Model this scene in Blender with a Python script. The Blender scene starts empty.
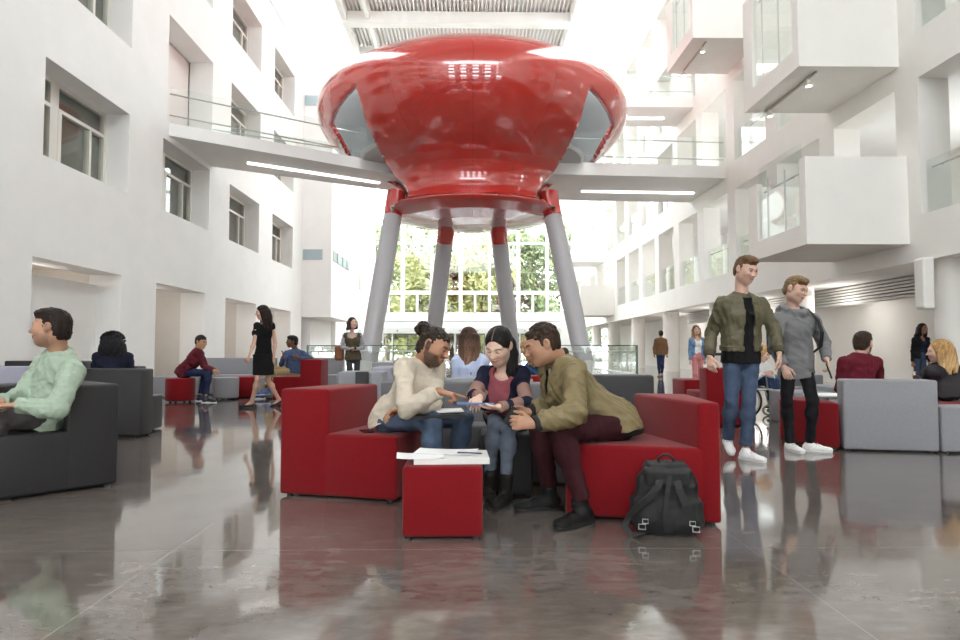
import bpy, bmesh, math, random
import numpy as np
from mathutils import Vector, Matrix
random.seed(7)
SC = bpy.context.scene
COL = SC.collection
# ------------------------------------------------------------------ camera (eye 0.98 m, 24 mm lens)
F_PX, EYE = 640.0, 0.98
PITCH, YAW = math.atan(30/640), math.atan(10/640)
CF = np.array([math.sin(YAW)*math.cos(PITCH), math.cos(YAW)*math.cos(PITCH), math.sin(PITCH)])
CR = np.array([math.cos(YAW), -math.sin(YAW), 0.0])
CU = np.cross(CR, CF)
CE = np.array([0, 0, EYE])
cam = bpy.data.cameras.new('camera')
cam.sensor_width = 36.0
cam.lens = 36.0*F_PX/960
cam.clip_end = 400
co = bpy.data.objects.new('camera', cam)
COL.objects.link(co)
M3 = Matrix((CR, CU, -CF)).transposed()
co.matrix_world = Matrix.Translation(CE) @ M3.to_4x4()
SC.camera = co

def ray(x, y): return CF + CR*(x-480)/F_PX - CU*(y-320)/F_PX
def at(x, y, Y):
    r = ray(x, y); return CE + r*(Y/r[1])
def reach(p, x, y, L, s):
    """the point seen at (x, y) whose distance to joint p is the bone length L; s<0 nearer, s>0 farther"""
    r = ray(x, y); q = CE - np.asarray(p, float)
    a = r@r; b = 2*(r@q); c = q@q - L*L
    D = b*b - 4*a*c
    if D <= 0: return CE + r*(-b/(2*a))
    return CE + r*((-b + s*math.sqrt(D))/(2*a))

# ------------------------------------------------------------------ materials
MATS = {}
def nodes(name):
    m = bpy.data.materials.new(name); m.use_nodes = True
    nt = m.node_tree; b = nt.nodes['Principled BSDF']
    return m, nt, b
def mat(name, col, rough=.6, var=0.0, scale=30, bump=0.0, bscale=200, metal=0.0, spec=.5, coat=0.0, emit=None, sheen=0.0):
    if name in MATS: return MATS[name]
    m, nt, b = nodes(name); N = nt.nodes; L = nt.links
    b.inputs['Base Color'].default_value = (*col, 1)
    b.inputs['Roughness'].default_value = rough
    b.inputs['Metallic'].default_value = metal
    b.inputs['Specular IOR Level'].default_value = spec
    b.inputs['Coat Weight'].default_value = coat
    b.inputs['Coat Roughness'].default_value = .02
    if sheen: b.inputs['Sheen Weight'].default_value = sheen
    if emit:
        b.inputs['Emission Color'].default_value = (*emit[:3], 1); b.inputs['Emission Strength'].default_value = emit[3]
    tc = N.new('ShaderNodeTexCoord')
    if var > 0:
        n = N.new('ShaderNodeTexNoise'); n.inputs['Scale'].default_value = scale; n.inputs['Detail'].default_value = 4
        L.new(tc.outputs['Object'], n.inputs['Vector'])
        r = N.new('ShaderNodeValToRGB')
        r.color_ramp.elements[0].position = .3; r.color_ramp.elements[1].position = .7
        r.color_ramp.elements[0].color = (*[c*(1-var) for c in col], 1)
        r.color_ramp.elements[1].color = (*[min(1, c*(1+var)) for c in col], 1)
        L.new(n.outputs['Fac'], r.inputs['Fac']); L.new(r.outputs['Color'], b.inputs['Base Color'])
    if bump > 0:
        n = N.new('ShaderNodeTexNoise'); n.inputs['Scale'].default_value = bscale; n.inputs['Detail'].default_value = 2
        L.new(tc.outputs['Object'], n.inputs['Vector'])
        bp = N.new('ShaderNodeBump'); bp.inputs['Strength'].default_value = bump; bp.inputs['Distance'].default_value = .01
        L.new(n.outputs['Fac'], bp.inputs['Height']); L.new(bp.outputs['Normal'], b.inputs['Normal'])
    MATS[name] = m
    return m
def vmat(name, rough=.6, bump=.15, bscale=250, spec=.3, sss=0.0, var=.12, vscale=60):
    """material that takes its colour from the mesh's Col attribute (skin with lips and brows, striped knit ...)"""
    if name in MATS: return MATS[name]
    m, nt, b = nodes(name); N = nt.nodes; L = nt.links
    a = N.new('ShaderNodeVertexColor'); a.layer_name = 'Col'
    tc = N.new('ShaderNodeTexCoord')
    n = N.new('ShaderNodeTexNoise'); n.inputs['Scale'].default_value = vscale; n.inputs['Detail'].default_value = 3
    L.new(tc.outputs['Object'], n.inputs['Vector'])
    mr = N.new('ShaderNodeMapRange'); mr.inputs['From Min'].default_value = .3; mr.inputs['From Max'].default_value = .7
    mr.inputs['To Min'].default_value = 1-var; mr.inputs['To Max'].default_value = 1+var
    L.new(n.outputs['Fac'], mr.inputs['Value'])
    mx = N.new('ShaderNodeVectorMath'); mx.operation = 'SCALE'
    L.new(a.outputs['Color'], mx.inputs[0]); L.new(mr.outputs['Result'], mx.inputs['Scale'])
    L.new(mx.outputs['Vector'], b.inputs['Base Color'])
    b.inputs['Roughness'].default_value = rough; b.inputs['Specular IOR Level'].default_value = spec
    if sss:
        b.inputs['Subsurface Weight'].default_value = sss; b.inputs['Subsurface Radius'].default_value = (.012, .005, .003)
        b.inputs['Subsurface Scale'].default_value = 1.0
    if bump:
        n2 = N.new('ShaderNodeTexNoise'); n2.inputs['Scale'].default_value = bscale
        L.new(tc.outputs['Object'], n2.inputs['Vector'])
        bp = N.new('ShaderNodeBump'); bp.inputs['Strength'].default_value = bump; bp.inputs['Distance'].default_value = .004
        L.new(n2.outputs['Fac'], bp.inputs['Height']); L.new(bp.outputs['Normal'], b.inputs['Normal'])
    MATS[name] = m
    return m
def glass(name, tint=(.96, .99, .97), refl=1.0):
    if name in MATS: return MATS[name]
    m = bpy.data.materials.new(name); m.use_nodes = True
    nt = m.node_tree; N = nt.nodes; L = nt.links; N.clear()
    o = N.new('ShaderNodeOutputMaterial'); t = N.new('ShaderNodeBsdfTransparent'); g = N.new('ShaderNodeBsdfGlossy')
    t.inputs['Color'].default_value = (*tint, 1); g.inputs['Roughness'].default_value = 0.0
    fr = N.new('ShaderNodeFresnel'); ge = N.new('ShaderNodeNewGeometry'); mi = N.new('ShaderNodeMath'); mi.operation = 'MULTIPLY_ADD'
    mi.inputs[1].default_value = 1/1.5-1.5; mi.inputs[2].default_value = 1.5; L.new(ge.outputs['Backfacing'], mi.inputs[0]); L.new(mi.outputs[0], fr.inputs['IOR'])
    mu = N.new('ShaderNodeMath'); mu.operation = 'MULTIPLY'; mu.inputs[1].default_value = refl
    L.new(fr.outputs['Fac'], mu.inputs[0])
    mx = N.new('ShaderNodeMixShader'); L.new(mu.outputs[0], mx.inputs['Fac'])
    L.new(t.outputs[0], mx.inputs[1]); L.new(g.outputs[0], mx.inputs[2]); L.new(mx.outputs[0], o.inputs['Surface'])
    MATS[name] = m
    return m

# ------------------------------------------------------------------ object helpers
def tag(o, label=None, cat=None, group=None, kind=None):
    if label: o['label'] = label
    if cat: o['category'] = cat
    if group: o['group'] = group
    if kind: o['kind'] = kind
    return o
def empty(name, loc, rz=0.0, label=None, cat=None, group=None):
    o = bpy.data.objects.new(name, None); COL.objects.link(o)
    o.location = loc; o.rotation_euler = (0, 0, rz); o.empty_display_size = .1
    return tag(o, label, cat, group)
def link(name, me, m, parent=None, smooth=False):
    if m is not None and not me.materials:
        for q in (m if isinstance(m, (list, tuple)) else [m]): me.materials.append(q)
    if smooth: me.polygons.foreach_set('use_smooth', [True]*len(me.polygons))
    o = bpy.data.objects.new(name, me); COL.objects.link(o)
    if parent is not None: o.parent = parent
    return o
def bmobj(name, bm, m, parent=None, smooth=False):
    bmesh.ops.recalc_face_normals(bm, faces=bm.faces[:])
    me = bpy.data.meshes.new(name); bm.to_mesh(me); bm.free()
    return link(name, me, m, parent, smooth)
def struct(name, bm, m, smooth=False):
    return tag(bmobj(name, bm, m, None, smooth), kind='structure')
def BM(): return bmesh.new()
def bx(bm, x0, x1, y0, y1, z0, z1, bev=0.0, seg=2):
    r = bmesh.ops.create_cube(bm, size=1.0)
    vs = r['verts']
    for v in vs:
        v.co = Vector((x0+(v.co.x+.5)*(x1-x0), y0+(v.co.y+.5)*(y1-y0), z0+(v.co.z+.5)*(z1-z0)))
    if bev:
        es = {e for v in vs for e in v.link_edges}
        bmesh.ops.bevel(bm, geom=list(es), offset=bev, segments=seg, affect='EDGES', profile=.5)
    return bm
def obx(bm, c, ax, half):
    """oriented box: centre, three axis vectors, half sizes"""
    vs = []
    for i in (-1, 1):
        for j in (-1, 1):
            for k in (-1, 1):
                vs.append(bm.verts.new(Vector(c)+Vector(ax[0])*i*half[0]+Vector(ax[1])*j*half[1]+Vector(ax[2])*k*half[2]))
    for f in ((0,1,3,2),(4,6,7,5),(0,4,5,1),(2,3,7,6),(0,2,6,4),(1,5,7,3)):
        bm.faces.new([vs[q] for q in f])
    return bm
def prism(bm, poly, z0, z1, bev=0.0, seg=3):
    lo = [bm.verts.new((x, y, z0)) for x, y in poly]; hi = [bm.verts.new((x, y, z1)) for x, y in poly]
    n = len(poly)
    fs = [bm.faces.new(lo[::-1]), bm.faces.new(hi)]
    for i in range(n): fs.append(bm.faces.new((lo[i], lo[(i+1) % n], hi[(i+1) % n], hi[i])))
    if bev:
        es = {e for f in fs for e in f.edges}
        bmesh.ops.bevel(bm, geom=list(es), offset=bev, segments=seg, affect='EDGES', profile=.5)
    return bm
def tube(bm, pts, rad, n=10, cap=True):
    pts = [Vector(p) for p in pts]
    rads = rad if isinstance(rad, (list, tuple)) else [rad]*len(pts)
    rings = []; ref = None
    for i, p in enumerate(pts):
        d = (pts[min(i+1, len(pts)-1)] - pts[max(i-1, 0)]).normalized()
        if ref is None: ref = Vector((0, 0, 1)) if abs(d.z) < .9 else Vector((1, 0, 0))
        a = (ref - d*ref.dot(d)).normalized(); ref = a; b = d.cross(a)
        rings.append([bm.verts.new(p + (a*math.cos(t)+b*math.sin(t))*rads[i]) for t in [2*math.pi*k/n for k in range(n)]])
    for r0, r1 in zip(rings, rings[1:]):
        for k in range(n): bm.faces.new((r0[k], r0[(k+1) % n], r1[(k+1) % n], r1[k]))
    if cap: bm.faces.new(rings[0][::-1]); bm.faces.new(rings[-1])
    return bm
def strip(bm, pts, wv, w, t):
    """flat strap through pts, width w along wv, thickness t"""
    pts = [Vector(p) for p in pts]; wv = Vector(wv).normalized(); rings = []
    for i, p in enumerate(pts):
        d = (pts[min(i+1, len(pts)-1)] - pts[max(i-1, 0)]).normalized()
        a = (wv - d*wv.dot(d)).normalized(); b = d.cross(a)
        rings.append([bm.verts.new(p + a*sx*w/2 + b*sy*t/2) for sx, sy in ((-1,-1),(1,-1),(1,1),(-1,1))])
    for r0, r1 in zip(rings, rings[1:]):
        for k in range(4): bm.faces.new((r0[k], r0[(k+1) % 4], r1[(k+1) % 4], r1[k]))
    bm.faces.new(rings[0][::-1]); bm.faces.new(rings[-1])
    return bm
def lathe(bm, prof, c=(0, 0, 0), n=48):
    rings = []
    for r, z in prof:
        if r < 1e-5: rings.append([bm.verts.new((c[0], c[1], c[2]+z))])
        else: rings.append([bm.verts.new((c[0]+r*math.cos(2*math.pi*k/n), c[1]+r*math.sin(2*math.pi*k/n), c[2]+z)) for k in range(n)])
    for a, b in zip(rings, rings[1:]):
        for k in range(n):
            k2 = (k+1) % n
            if len(a) == 1 and len(b) == 1: continue
            if len(a) == 1: bm.faces.new((a[0], b[k], b[k2]))
            elif len(b) == 1: bm.faces.new((a[k], a[k2], b[0]))
            else: bm.faces.new((a[k], a[k2], b[k2], b[k]))
    return bm
def rdisc(bm, r, z0, z1, bev, n=40, c=(0, 0, 0)):
    pr = [(0, z0), (r-bev, z0)]
    for i in range(1, 4): a = i*math.pi/6; pr.append((r-bev+bev*math.sin(a), z0+bev-bev*math.cos(a)))
    for i in range(0, 4): a = i*math.pi/6; pr.append((r-bev+bev*math.cos(a), z1-bev+bev*math.sin(a)))
    pr.append((0, z1))
    return lathe(bm, pr, c, n)
ORD = ['first', 'second', 'third', 'fourth', 'fifth', 'sixth', 'seventh', 'eighth', 'ninth', 'tenth', 'eleventh', 'twelfth', 'thirteenth', 'fourteenth']
# ================================================================== THE SETTING
XL, XR = -8.3, 8.7
white = mat('white_plaster', (.86, .85, .83), .7, .02, 1.5, .04, 60)
white_r = mat('warm_white_plaster', (.86, .84, .80), .7, .02, 1.5, .04, 60)
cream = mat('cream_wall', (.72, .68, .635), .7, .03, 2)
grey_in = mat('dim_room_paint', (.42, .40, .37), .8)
frame_w = mat('cream_window_frame', (.78, .75, .69), .45)
steel = mat('brushed_steel', (.55, .55, .55), .3, metal=1.0)
pane = glass('window_glass', (.90, .92, .90), 1.0)
bal = glass('balustrade_glass', (.965, .985, .975), 1.0)
clear = glass('facade_glass', (.97, .985, .98), .7)
lampm = mat('lamp_glow', (1, 1, 1), .5, emit=(1, .93, .82, 6))

# polished concrete floor with fine saw-cut joints
m, nt, b = nodes('polished_concrete'); N = nt.nodes; L = nt.links
tc = N.new('ShaderNodeTexCoord')
def nz(sc, det, dist=0.0, sv=(1, 1, 1)):
    mp = N.new('ShaderNodeMapping'); mp.inputs['Scale'].default_value = sv
    L.new(tc.outputs['Object'], mp.inputs['Vector'])
    n = N.new('ShaderNodeTexNoise'); n.inputs['Scale'].default_value = sc; n.inputs['Detail'].default_value = det
    n.inputs['Roughness'].default_value = .62; n.inputs['Distortion'].default_value = dist
    L.new(mp.outputs[0], n.inputs['Vector']); return n
def ramp(src, stops):
    r = N.new('ShaderNodeValToRGB'); e = r.color_ramp.elements
    while len(e) < len(stops): e.new(.5)
    for q, (p, c) in zip(e, stops): q.position = p; q.color = (*c, 1)
    L.new(src, r.inputs['Fac']); return r
big = ramp(nz(.9, 8, .6).outputs['Fac'], [(.28, (.088, .070, .060)), (.5, (.142, .118, .104)), (.64, (.180, .155, .140)), (.80, (.27, .25, .235))])
fine = ramp(nz(7, 14, .2, (1, 2.2, 1)).outputs['Fac'], [(.42, (0, 0, 0)), (.66, (.045, .044, .043)), (.85, (.16, .16, .16))])
ad = N.new('ShaderNodeMix'); ad.data_type = 'RGBA'; ad.blend_type = 'ADD'; ad.inputs['Factor'].default_value = 1
L.new(big.outputs[0], ad.inputs[6]); L.new(fine.outputs[0], ad.inputs[7])
sep = N.new('ShaderNodeSeparateXYZ'); L.new(tc.outputs['Object'], sep.inputs[0])
def joint(sock, off, per):
    a = N.new('ShaderNodeMath'); a.operation = 'ADD'; a.inputs[1].default_value = -off; L.new(sock, a.inputs[0])
    w = N.new('ShaderNodeMath'); w.operation = 'PINGPONG'; w.inputs[1].default_value = per/2; L.new(a.outputs[0], w.inputs[0])
    c = N.new('ShaderNodeMath'); c.operation = 'LESS_THAN'; c.inputs[1].default_value = .003; L.new(w.outputs[0], c.inputs[0])
    return c.outputs[0]
mxm = N.new('ShaderNodeMath'); mxm.operation = 'MAXIMUM'
L.new(joint(sep.outputs['X'], -1.45, 2.83), mxm.inputs[0]); L.new(joint(sep.outputs['Y'], 3.2, 2.83), mxm.inputs[1])
jm = N.new('ShaderNodeMix'); jm.data_type = 'RGBA'; jm.inputs[7].default_value = (.24, .22, .205, 1)
L.new(mxm.outputs[0], jm.inputs['Factor']); L.new(ad.outputs[2], jm.inputs[6]); L.new(jm.outputs[2], b.inputs['Base Color'])
rr = ramp(nz(3, 8, .5).outputs['Fac'], [(.3, (.04, .04, .04)), (.75, (.15, .15, .15))]); L.new(rr.outputs[0], b.inputs['Roughness'])
b.inputs['IOR'].default_value = 1.62
b.inputs['Coat Weight'].default_value = .5; b.inputs['Coat Roughness'].default_value = .06; b.inputs['Coat IOR'].default_value = 1.6
bp = N.new('ShaderNodeBump'); bp.inputs['Strength'].default_value = .05; bp.inputs['Distance'].default_value = .02
L.new(nz(1.6, 3).outputs['Fac'], bp.inputs['Height']); L.new(bp.outputs[0], b.inputs['Normal']); L.new(bp.outputs[0], b.inputs['Coat Normal'])
fl = BM(); bx(fl, -13, 13.5, -14, 52, -.3, 0)
struct('floor', fl, m)

def holed(bm, plane_x, ys, zs, holes, thick, sgn):
    """wall slab at X=plane_x running along Y, with rectangular openings that go right through (thickness away from the hall)"""
    yc = sorted({*ys, *[h[0] for h in holes], *[h[1] for h in holes]}); zc = sorted({*zs, *[h[2] for h in holes], *[h[3] for h in holes]})
    x1 = plane_x + sgn*thick
    def solid(i, j):
        if i < 0 or j < 0 or i >= len(yc)-1 or j >= len(zc)-1: return False
        y = (yc[i]+yc[i+1])/2; z = (zc[j]+zc[j+1])/2
        return not any(h[0] < y < h[1] and h[2] < z < h[3] for h in holes)
    vd = {}
    def V(x, y, z):
        k = (round(x, 4), round(y, 4), round(z, 4))
        if k not in vd: vd[k] = bm.verts.new(k)
        return vd[k]
    for i in range(len(yc)-1):
        for j in range(len(zc)-1):
            if not solid(i, j): continue
            a, b_, c, d = yc[i], yc[i+1], zc[j], zc[j+1]
            for x in (plane_x, x1): bm.faces.new((V(x, a, c), V(x, b_, c), V(x, b_, d), V(x, a, d)))
            for di, dj, p, q in ((-1, 0, (a, c), (a, d)), (1, 0, (b_, c), (b_, d)), (0, -1, (a, c), (b_, c)), (0, 1, (a, d), (b_, d))):
                if not solid(i+di, j+dj):
                    bm.faces.new((V(plane_x, *p), V(plane_x, *q), V(x1, *q), V(x1, *p)))
    return bm

LY = [12.4+4.8*k for k in range(-2, 4)]
holes = []
WIN = []
for k, y in enumerate(LY):
    holes.append((y-.2, y+2.9, 0.0, 2.76))
    holes.append((y, y+3.1, 4.77, 6.72)); WIN.append((y, 4.77, 6.72))
    if k == 3: holes.append((y+.2, y+3.2, 7.24, 10.25))
    else: holes.append((y, y+3.1, 8.37, 10.3)); WIN.append((y, 8.37, 10.3))
    holes.append((y, y+3.1, 11.97, 13.9)); WIN.append((y, 11.97, 13.9))
wl = BM(); holed(wl, XL, (-14, 31.6), (0, 15.3), holes, .75, -1)
struct('wall_left', wl, white)
ul = BM(); bx(ul, -10.6, -10.3, -14, 52, 15.0, 19.5); bx(ul, -10.6, XL, -14, 31.6, 15.3, 15.45); bx(ul, -10.6, XL+.04, -14, 31.6, 15.42, 15.62)
struct('wall_left_upper', ul, white)
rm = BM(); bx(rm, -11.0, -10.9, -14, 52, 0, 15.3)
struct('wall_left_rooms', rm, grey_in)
sl = BM()
for z in (2.9, 6.9, 10.6): bx(sl, -10.9, XL-.75, -14, 31.6, z, z+.25)
struct('ceiling_left_rooms', sl, white)
# recess interiors on the ground floor: cream back wall, partition and ceiling lamp
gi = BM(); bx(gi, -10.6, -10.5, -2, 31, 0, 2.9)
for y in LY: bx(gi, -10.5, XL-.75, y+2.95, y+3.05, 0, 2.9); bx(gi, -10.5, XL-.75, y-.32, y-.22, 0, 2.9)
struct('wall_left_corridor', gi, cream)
pp = BM(); bx(pp, -8.95, -8.87, 12.5, 15.35, 0, 2.52); struct('wall_left_partition', pp, white)
for i, y in enumerate(LY[2:]):
    o = empty('ceiling_light', (-9.4, y+1.2, 2.9), 0, ['white ceiling downlight over the leftmost ground-floor recess', 'white ceiling downlight in the recess behind the maroon-shirted man', 'white ceiling downlight in the recess left of the woman in black', 'white ceiling downlight in the farthest left-hand recess'][i], 'ceiling light', 'recess downlights')
    q = BM(); rdisc(q, .16, -.05, -.01, .01); bmobj('rim', q, frame_w, o); q = BM(); rdisc(q, .12, -.065, -.051, .004); bmobj('diffuser', q, lampm, o)
    li = bpy.data.lights.new('recess_lamp', 'POINT'); li.energy = 9; li.color = (1, .95, .89); li.shadow_soft_size = .12
    lo = bpy.data.objects.new('recess_lamp', li); COL.objects.link(lo); lo.location = (-9.4, y+1.2, 2.6)
wn = 0
for (y, z0, z1) in WIN:
    if y < 6: continue
    wn += 1
    x = XL-.62
    fr = BM()
    dep = [.05]
    def bar(y0, y1, a, b_):
        dep[0] += .002; bx(fr, x-dep[0], x+dep[0], y+y0, y+y1, a+dep[0]*.01, b_-dep[0]*.01)
    bar(0, 3.1, z0, z0+.09); bar(0, 3.1, z1-.09, z1); bar(0, .09, z0, z1); bar(3.01, 3.1, z0, z1)
    bar(1.02, 1.30, z0, z1)
    bar(0, 3.1, z1-.62, z1-.54)
    bar(.62, .74, z0, z1-.54); bar(2.42, 2.5, z0, z1-.54); bar(1.28, 1.4, z0, z1-.54)
    bar(.09, 1.02, z0+.09, z0+.17); bar(1.28, 2.5, z0+.09, z0+.17)
    w = struct('window_%d' % wn, fr, frame_w)
    g = BM(); bx(g, x-.012, x+.012, y+.05, y+3.05, z0+.05, z1-.05); bmobj('pane', g, pane, w)
    bl = BM(); bx(bl, x-.10, x-.08, y+.05, y+3.05, z0, z1); bmobj('roller_blind', bl, mat('grey_blind', (.24, .235, .215), .8), w)

# door, exit sign in the recess the left footbridge lands in
d = BM(); bx(d, XL-.85, XL-.78, 17.4, 20.4, 7.24, 10.25)
struct('wall_left_bridge_recess', d, mat('blush_plaster', (.83, .78, .75), .7))
d = BM(); bx(d, XL-.80, XL-.70, 17.55, 18.75, 7.24, 9.5); dr = struct('door_1', d, frame_w)
d = BM(); bx(d, XL-.70, XL-.68, 17.7, 18.6, 7.4, 9.2); bmobj('glass_panel', d, mat('door_grey_glass', (.55, .57, .56), .15), dr)
d = BM(); tube(d, [(XL-.62, 18.5, 8.1), (XL-.62, 18.5, 8.6)], .02); bmobj('door_handle', d, steel, dr)
d = BM(); bx(d, -.04, .04, -.22, .22, -.1, .1, .015)
o = bmobj('exit_sign_box', d, mat('sign_white', (.85, .86, .84), .4, emit=(.9, 1, .92, .5))); o.location = (XL-.7, 18.3, 9.78)
tag(o, 'small white sign box above the door on the left footbridge landing', 'sign')

# stair tower at the far left and walls beyond
tw = BM(); bx(tw, -9.6, -6.86, 31.6, 37.0, 2.6, 19.5); bx(tw, -9.6, XL+.3, 32.2, 52, 0, 2.6); bx(tw, -9.6, -7.75, 37.0, 52, 0, 19.5)
struct('wall_left_tower', tw, white)
for zz, nm in ((5.45, 'low'), (13.2, 'high')):
    wn += 1
    q = BM(); bx(q, -8.25, -7.3, 31.55, 31.62, zz, zz+.5); w = struct('window_%d' % wn, q, mat('strip_glass', (.38, .47, .50), .1))
    q = BM(); bx(q, -6.9, -6.83, 31.9, 36.2, zz, zz+.5)
    for yy in (32.8, 34.2, 35.4): bx(q, -6.9, -6.80, yy, yy+.12, zz, zz+.5)
    bmobj('side_strip', q, MATS['strip_glass'], w)
for yy, hh in ((40, 9), (44.5, 12)):
    wn += 1
    q = BM(); 
    for z in range(1, hh): bx(q, -7.78, -7.72, yy, yy+1.3, z*1.3, z*1.3+1.1)
    struct('window_%d' % wn, q, mat('far_strip_glass', (.50, .53, .55), .12))

# right-hand gallery front: white frame with openings, slabs behind, columns below
RY = [21.3+2.85*k for k in range(-5, 10)]
RZ = [(3.59, 6.27), (7.2, 9.9), (10.8, 13.5), (14.4, 16.5)]
wr = BM(); holed(wr, XR, (-14, 52), (2.70, 17.3), [(y, y+2.2, a, b_) for y in RY for a, b_ in RZ] , .62, 1)
struct('wall_right', wr, white_r)
gs = BM()
for z in (2.72, 6.35, 9.98, 13.6, 17.1): bx(gs, XR+.6, 13.3, -14, 52, z, z+.22)
struct('ceiling_galleries', gs, white)
gb = BM(); holed(gb, 13.2, (-14, 52), (0, 17.3), [(y, y+1.7, a+.2, b_-.4) for y in RY[2::3] for a, b_ in RZ], .12, 1)
struct('wall_right_back', gb, white_r)
gp = BM()
for i, y in enumerate(RY):
    if i % 3 == 2: bx(gp, XR+1.6, 13.2, y-.5, y-.38, 2.9, 17.1)
struct('wall_right_partitions', gp, white)
# ground floor back of the right side: white volumes, glass, louvre strip
gv = BM(); bx(gv, 11.0, 11.15, 14.9, 24, 0, 2.45); bx(gv, 10.7, 11.0, 14.0, 14.9, 0, 2.7); bx(gv, 11.2, 11.3, 24, 52, 0, 2.72); bx(gv, 12.2, 12.3, 2, 14, 0, 2.7)
struct('wall_right_ground', gv, white_r)
lv = BM()
for i in range(6): bx(lv, 10.2, 10.32, 8, 30, 2.22+i*.08, 2.27+i*.08)
bx(lv, 10.34, 10.38, 8, 30, 2.2, 2.72)
struct('trim_1', lv, mat('grey_louvre', (.66, .65, .62), .6))
wn += 1
q = BM(); bx(q, 12.1, 12.14, 11.0, 14.0, 0.1, 2.3); w = struct('window_%d' % wn, q, mat('shop_glass', (.52, .56, .56), .08))
for i, k in enumerate((-2, -1, 0, 1, 2, 3, 4, 5)):
    y = 23.45+5.75*k
    o = empty('round_column', (9.22, y, 0), 0, 'white round column under the right-hand gallery, ' + ORD[i] + ' from the near end', 'column', 'columns under the right gallery')
    q = BM(); lathe(q, [(0, 0), (.36, 0), (.36, 2.72), (0, 2.72)]); ob = bmobj('shaft', q, white_r, o, True); ob.data.set_sharp_from_angle(angle=1.0)
    q = BM(); bx(q, -.72, -.5, -.14, .14, 1.75, 2.72, .04) if i == 0 else bx(q, -.1, .1, -.48, -.35, 2.45, 2.6, .02); bmobj('speaker_panel', q, white_r, o)
for i, y in enumerate((11.9, 17.0, 21.5, 26, 31)):
    o = empty('ceiling_light', (10.8, y, 2.72), 0, 'round downlight in the right ground-floor ceiling, ' + ORD[i] + ' from the near end', 'ceiling light', 'right ground-floor downlights')
    q = BM(); rdisc(q, .15, -.04, -.002, .01); bmobj('rim', q, frame_w, o); q = BM(); rdisc(q, .11, -.055, -.041, .004); bmobj('diffuser', q, lampm, o)
    li = bpy.data.lights.new('gallery_lamp', 'POINT'); li.energy = 18; li.color = (1, .96, .91); li.shadow_soft_size = .5
    lo = bpy.data.objects.new('gallery_lamp', li); COL.objects.link(lo); lo.location = (9.9, y, 2.1)

# glass balustrades in the gallery openings
LV = ['first', 'second', 'third']
for r in range(3):
    z0 = RZ[r][0]
    for i, y in enumerate(RY[1:12]):
        if (r in (0, 1) and i == 1) or (r == 2 and i in (3, 5)) or (r == 1 and i in (4, 5)): continue
        o = empty('glass_balustrade', (XR+.12, y, z0), 0, 'glass balustrade in %s-floor gallery opening, %s bay from the near end' % (LV[r], ORD[i]), 'balustrade', 'gallery balustrades')
        q = BM(); bx(q, 0, .02, .02, 2.18, 0, 1.05); bmobj('glass_pane', q, bal, o)
        q = BM(); tube(q, [(.1, .05, .92), (.1, 2.15, .92)], .02, 8)
        for t in (.4, 1.8): tube(q, [(.02, t, .85), (.1, t, .92)], .012, 6)
        bmobj('handrail', q, steel, o)

# far facade: tall glazed bays with white mullions
FY = 51.6
bays = [-7.75+2.33*k for k in range(8)]
for i, x in enumerate(bays):
    x1 = min(x+2.33, XR+.1)
    wn += 1
    fr = BM()
    wv = .30 if i % 2 else .20
    bx(fr, x-wv/2, x+wv/2, FY-.25, FY+.05, 3.3, 19)
    for z, h in ((3.25, .75), (5.45, .3), (9.5, .2), (13.6, .2)): bx(fr, x, x1, FY-.2, FY, z, z+h)
    bx(fr, (x+x1)/2-.09, (x+x1)/2+.09, FY-.2, FY, 3.9, 5.5)
    w = struct('window_%d' % wn, fr, white)
    g = BM(); bx(g, x, x1, FY-.03, FY-.01, 3.3, 19); bmobj('pane', g, clear, w)
dn = 1
darkm = mat('dark_door_metal', (.16, .16, .16), .4)
for i, x in enumerate((-7.0, -2.0, 3.2)):
    dn += 1
    q = BM(); bx(q, x, x+4.0, FY-.5, FY-.3, 2.3, 2.75)
    for t in (0, .75, 3.2, 3.9): bx(q, x+t, x+t+.1, FY-.4, FY-.3, 0, 2.75)
    d = struct('door_%d' % dn, q, mat('pale_door_metal', (.62, .62, .60), .4))
    q = BM(); bx(q, x+.85, x+3.2, FY-.38, FY-.32, 2.2, 2.3); 
    for t in (.85, 2.0, 3.12): bx(q, x+t, x+t+.07, FY-.38, FY-.32, 0, 2.2)
    bmobj('door_frame', q, darkm, d)
    q = BM(); bx(q, x+.1, x+3.9, FY-.36, FY-.34, 0.05, 2.3); bmobj('pane', q, clear, d)
    q = BM()
    for t in (1.2, 2.6): rdisc(q, .07, 0, .06, .01, 16, (x+t, FY-.55, 2.5))
    bmobj('door_sensor', q, darkm, d)
wb = BM(); bx(wb, -7.75, XR, FY-.2, FY, 2.75, 3.3); bx(wb, 7.3, XR, FY-.3, FY, 0, 3.3)
struct('wall_back', wb, white)
wf = BM(); holed(wf, -12.3, (-10, 13), (0, 15), [(-8+4*k, -6+4*k, a, a+2) for k in range(5) for a in (.4, 4.7, 8.3, 11.9)], .4, -1)
for v in wf.verts: v.co = Vector((v.co.y, v.co.x, v.co.z))
struct('wall_front', wf, white)

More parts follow.
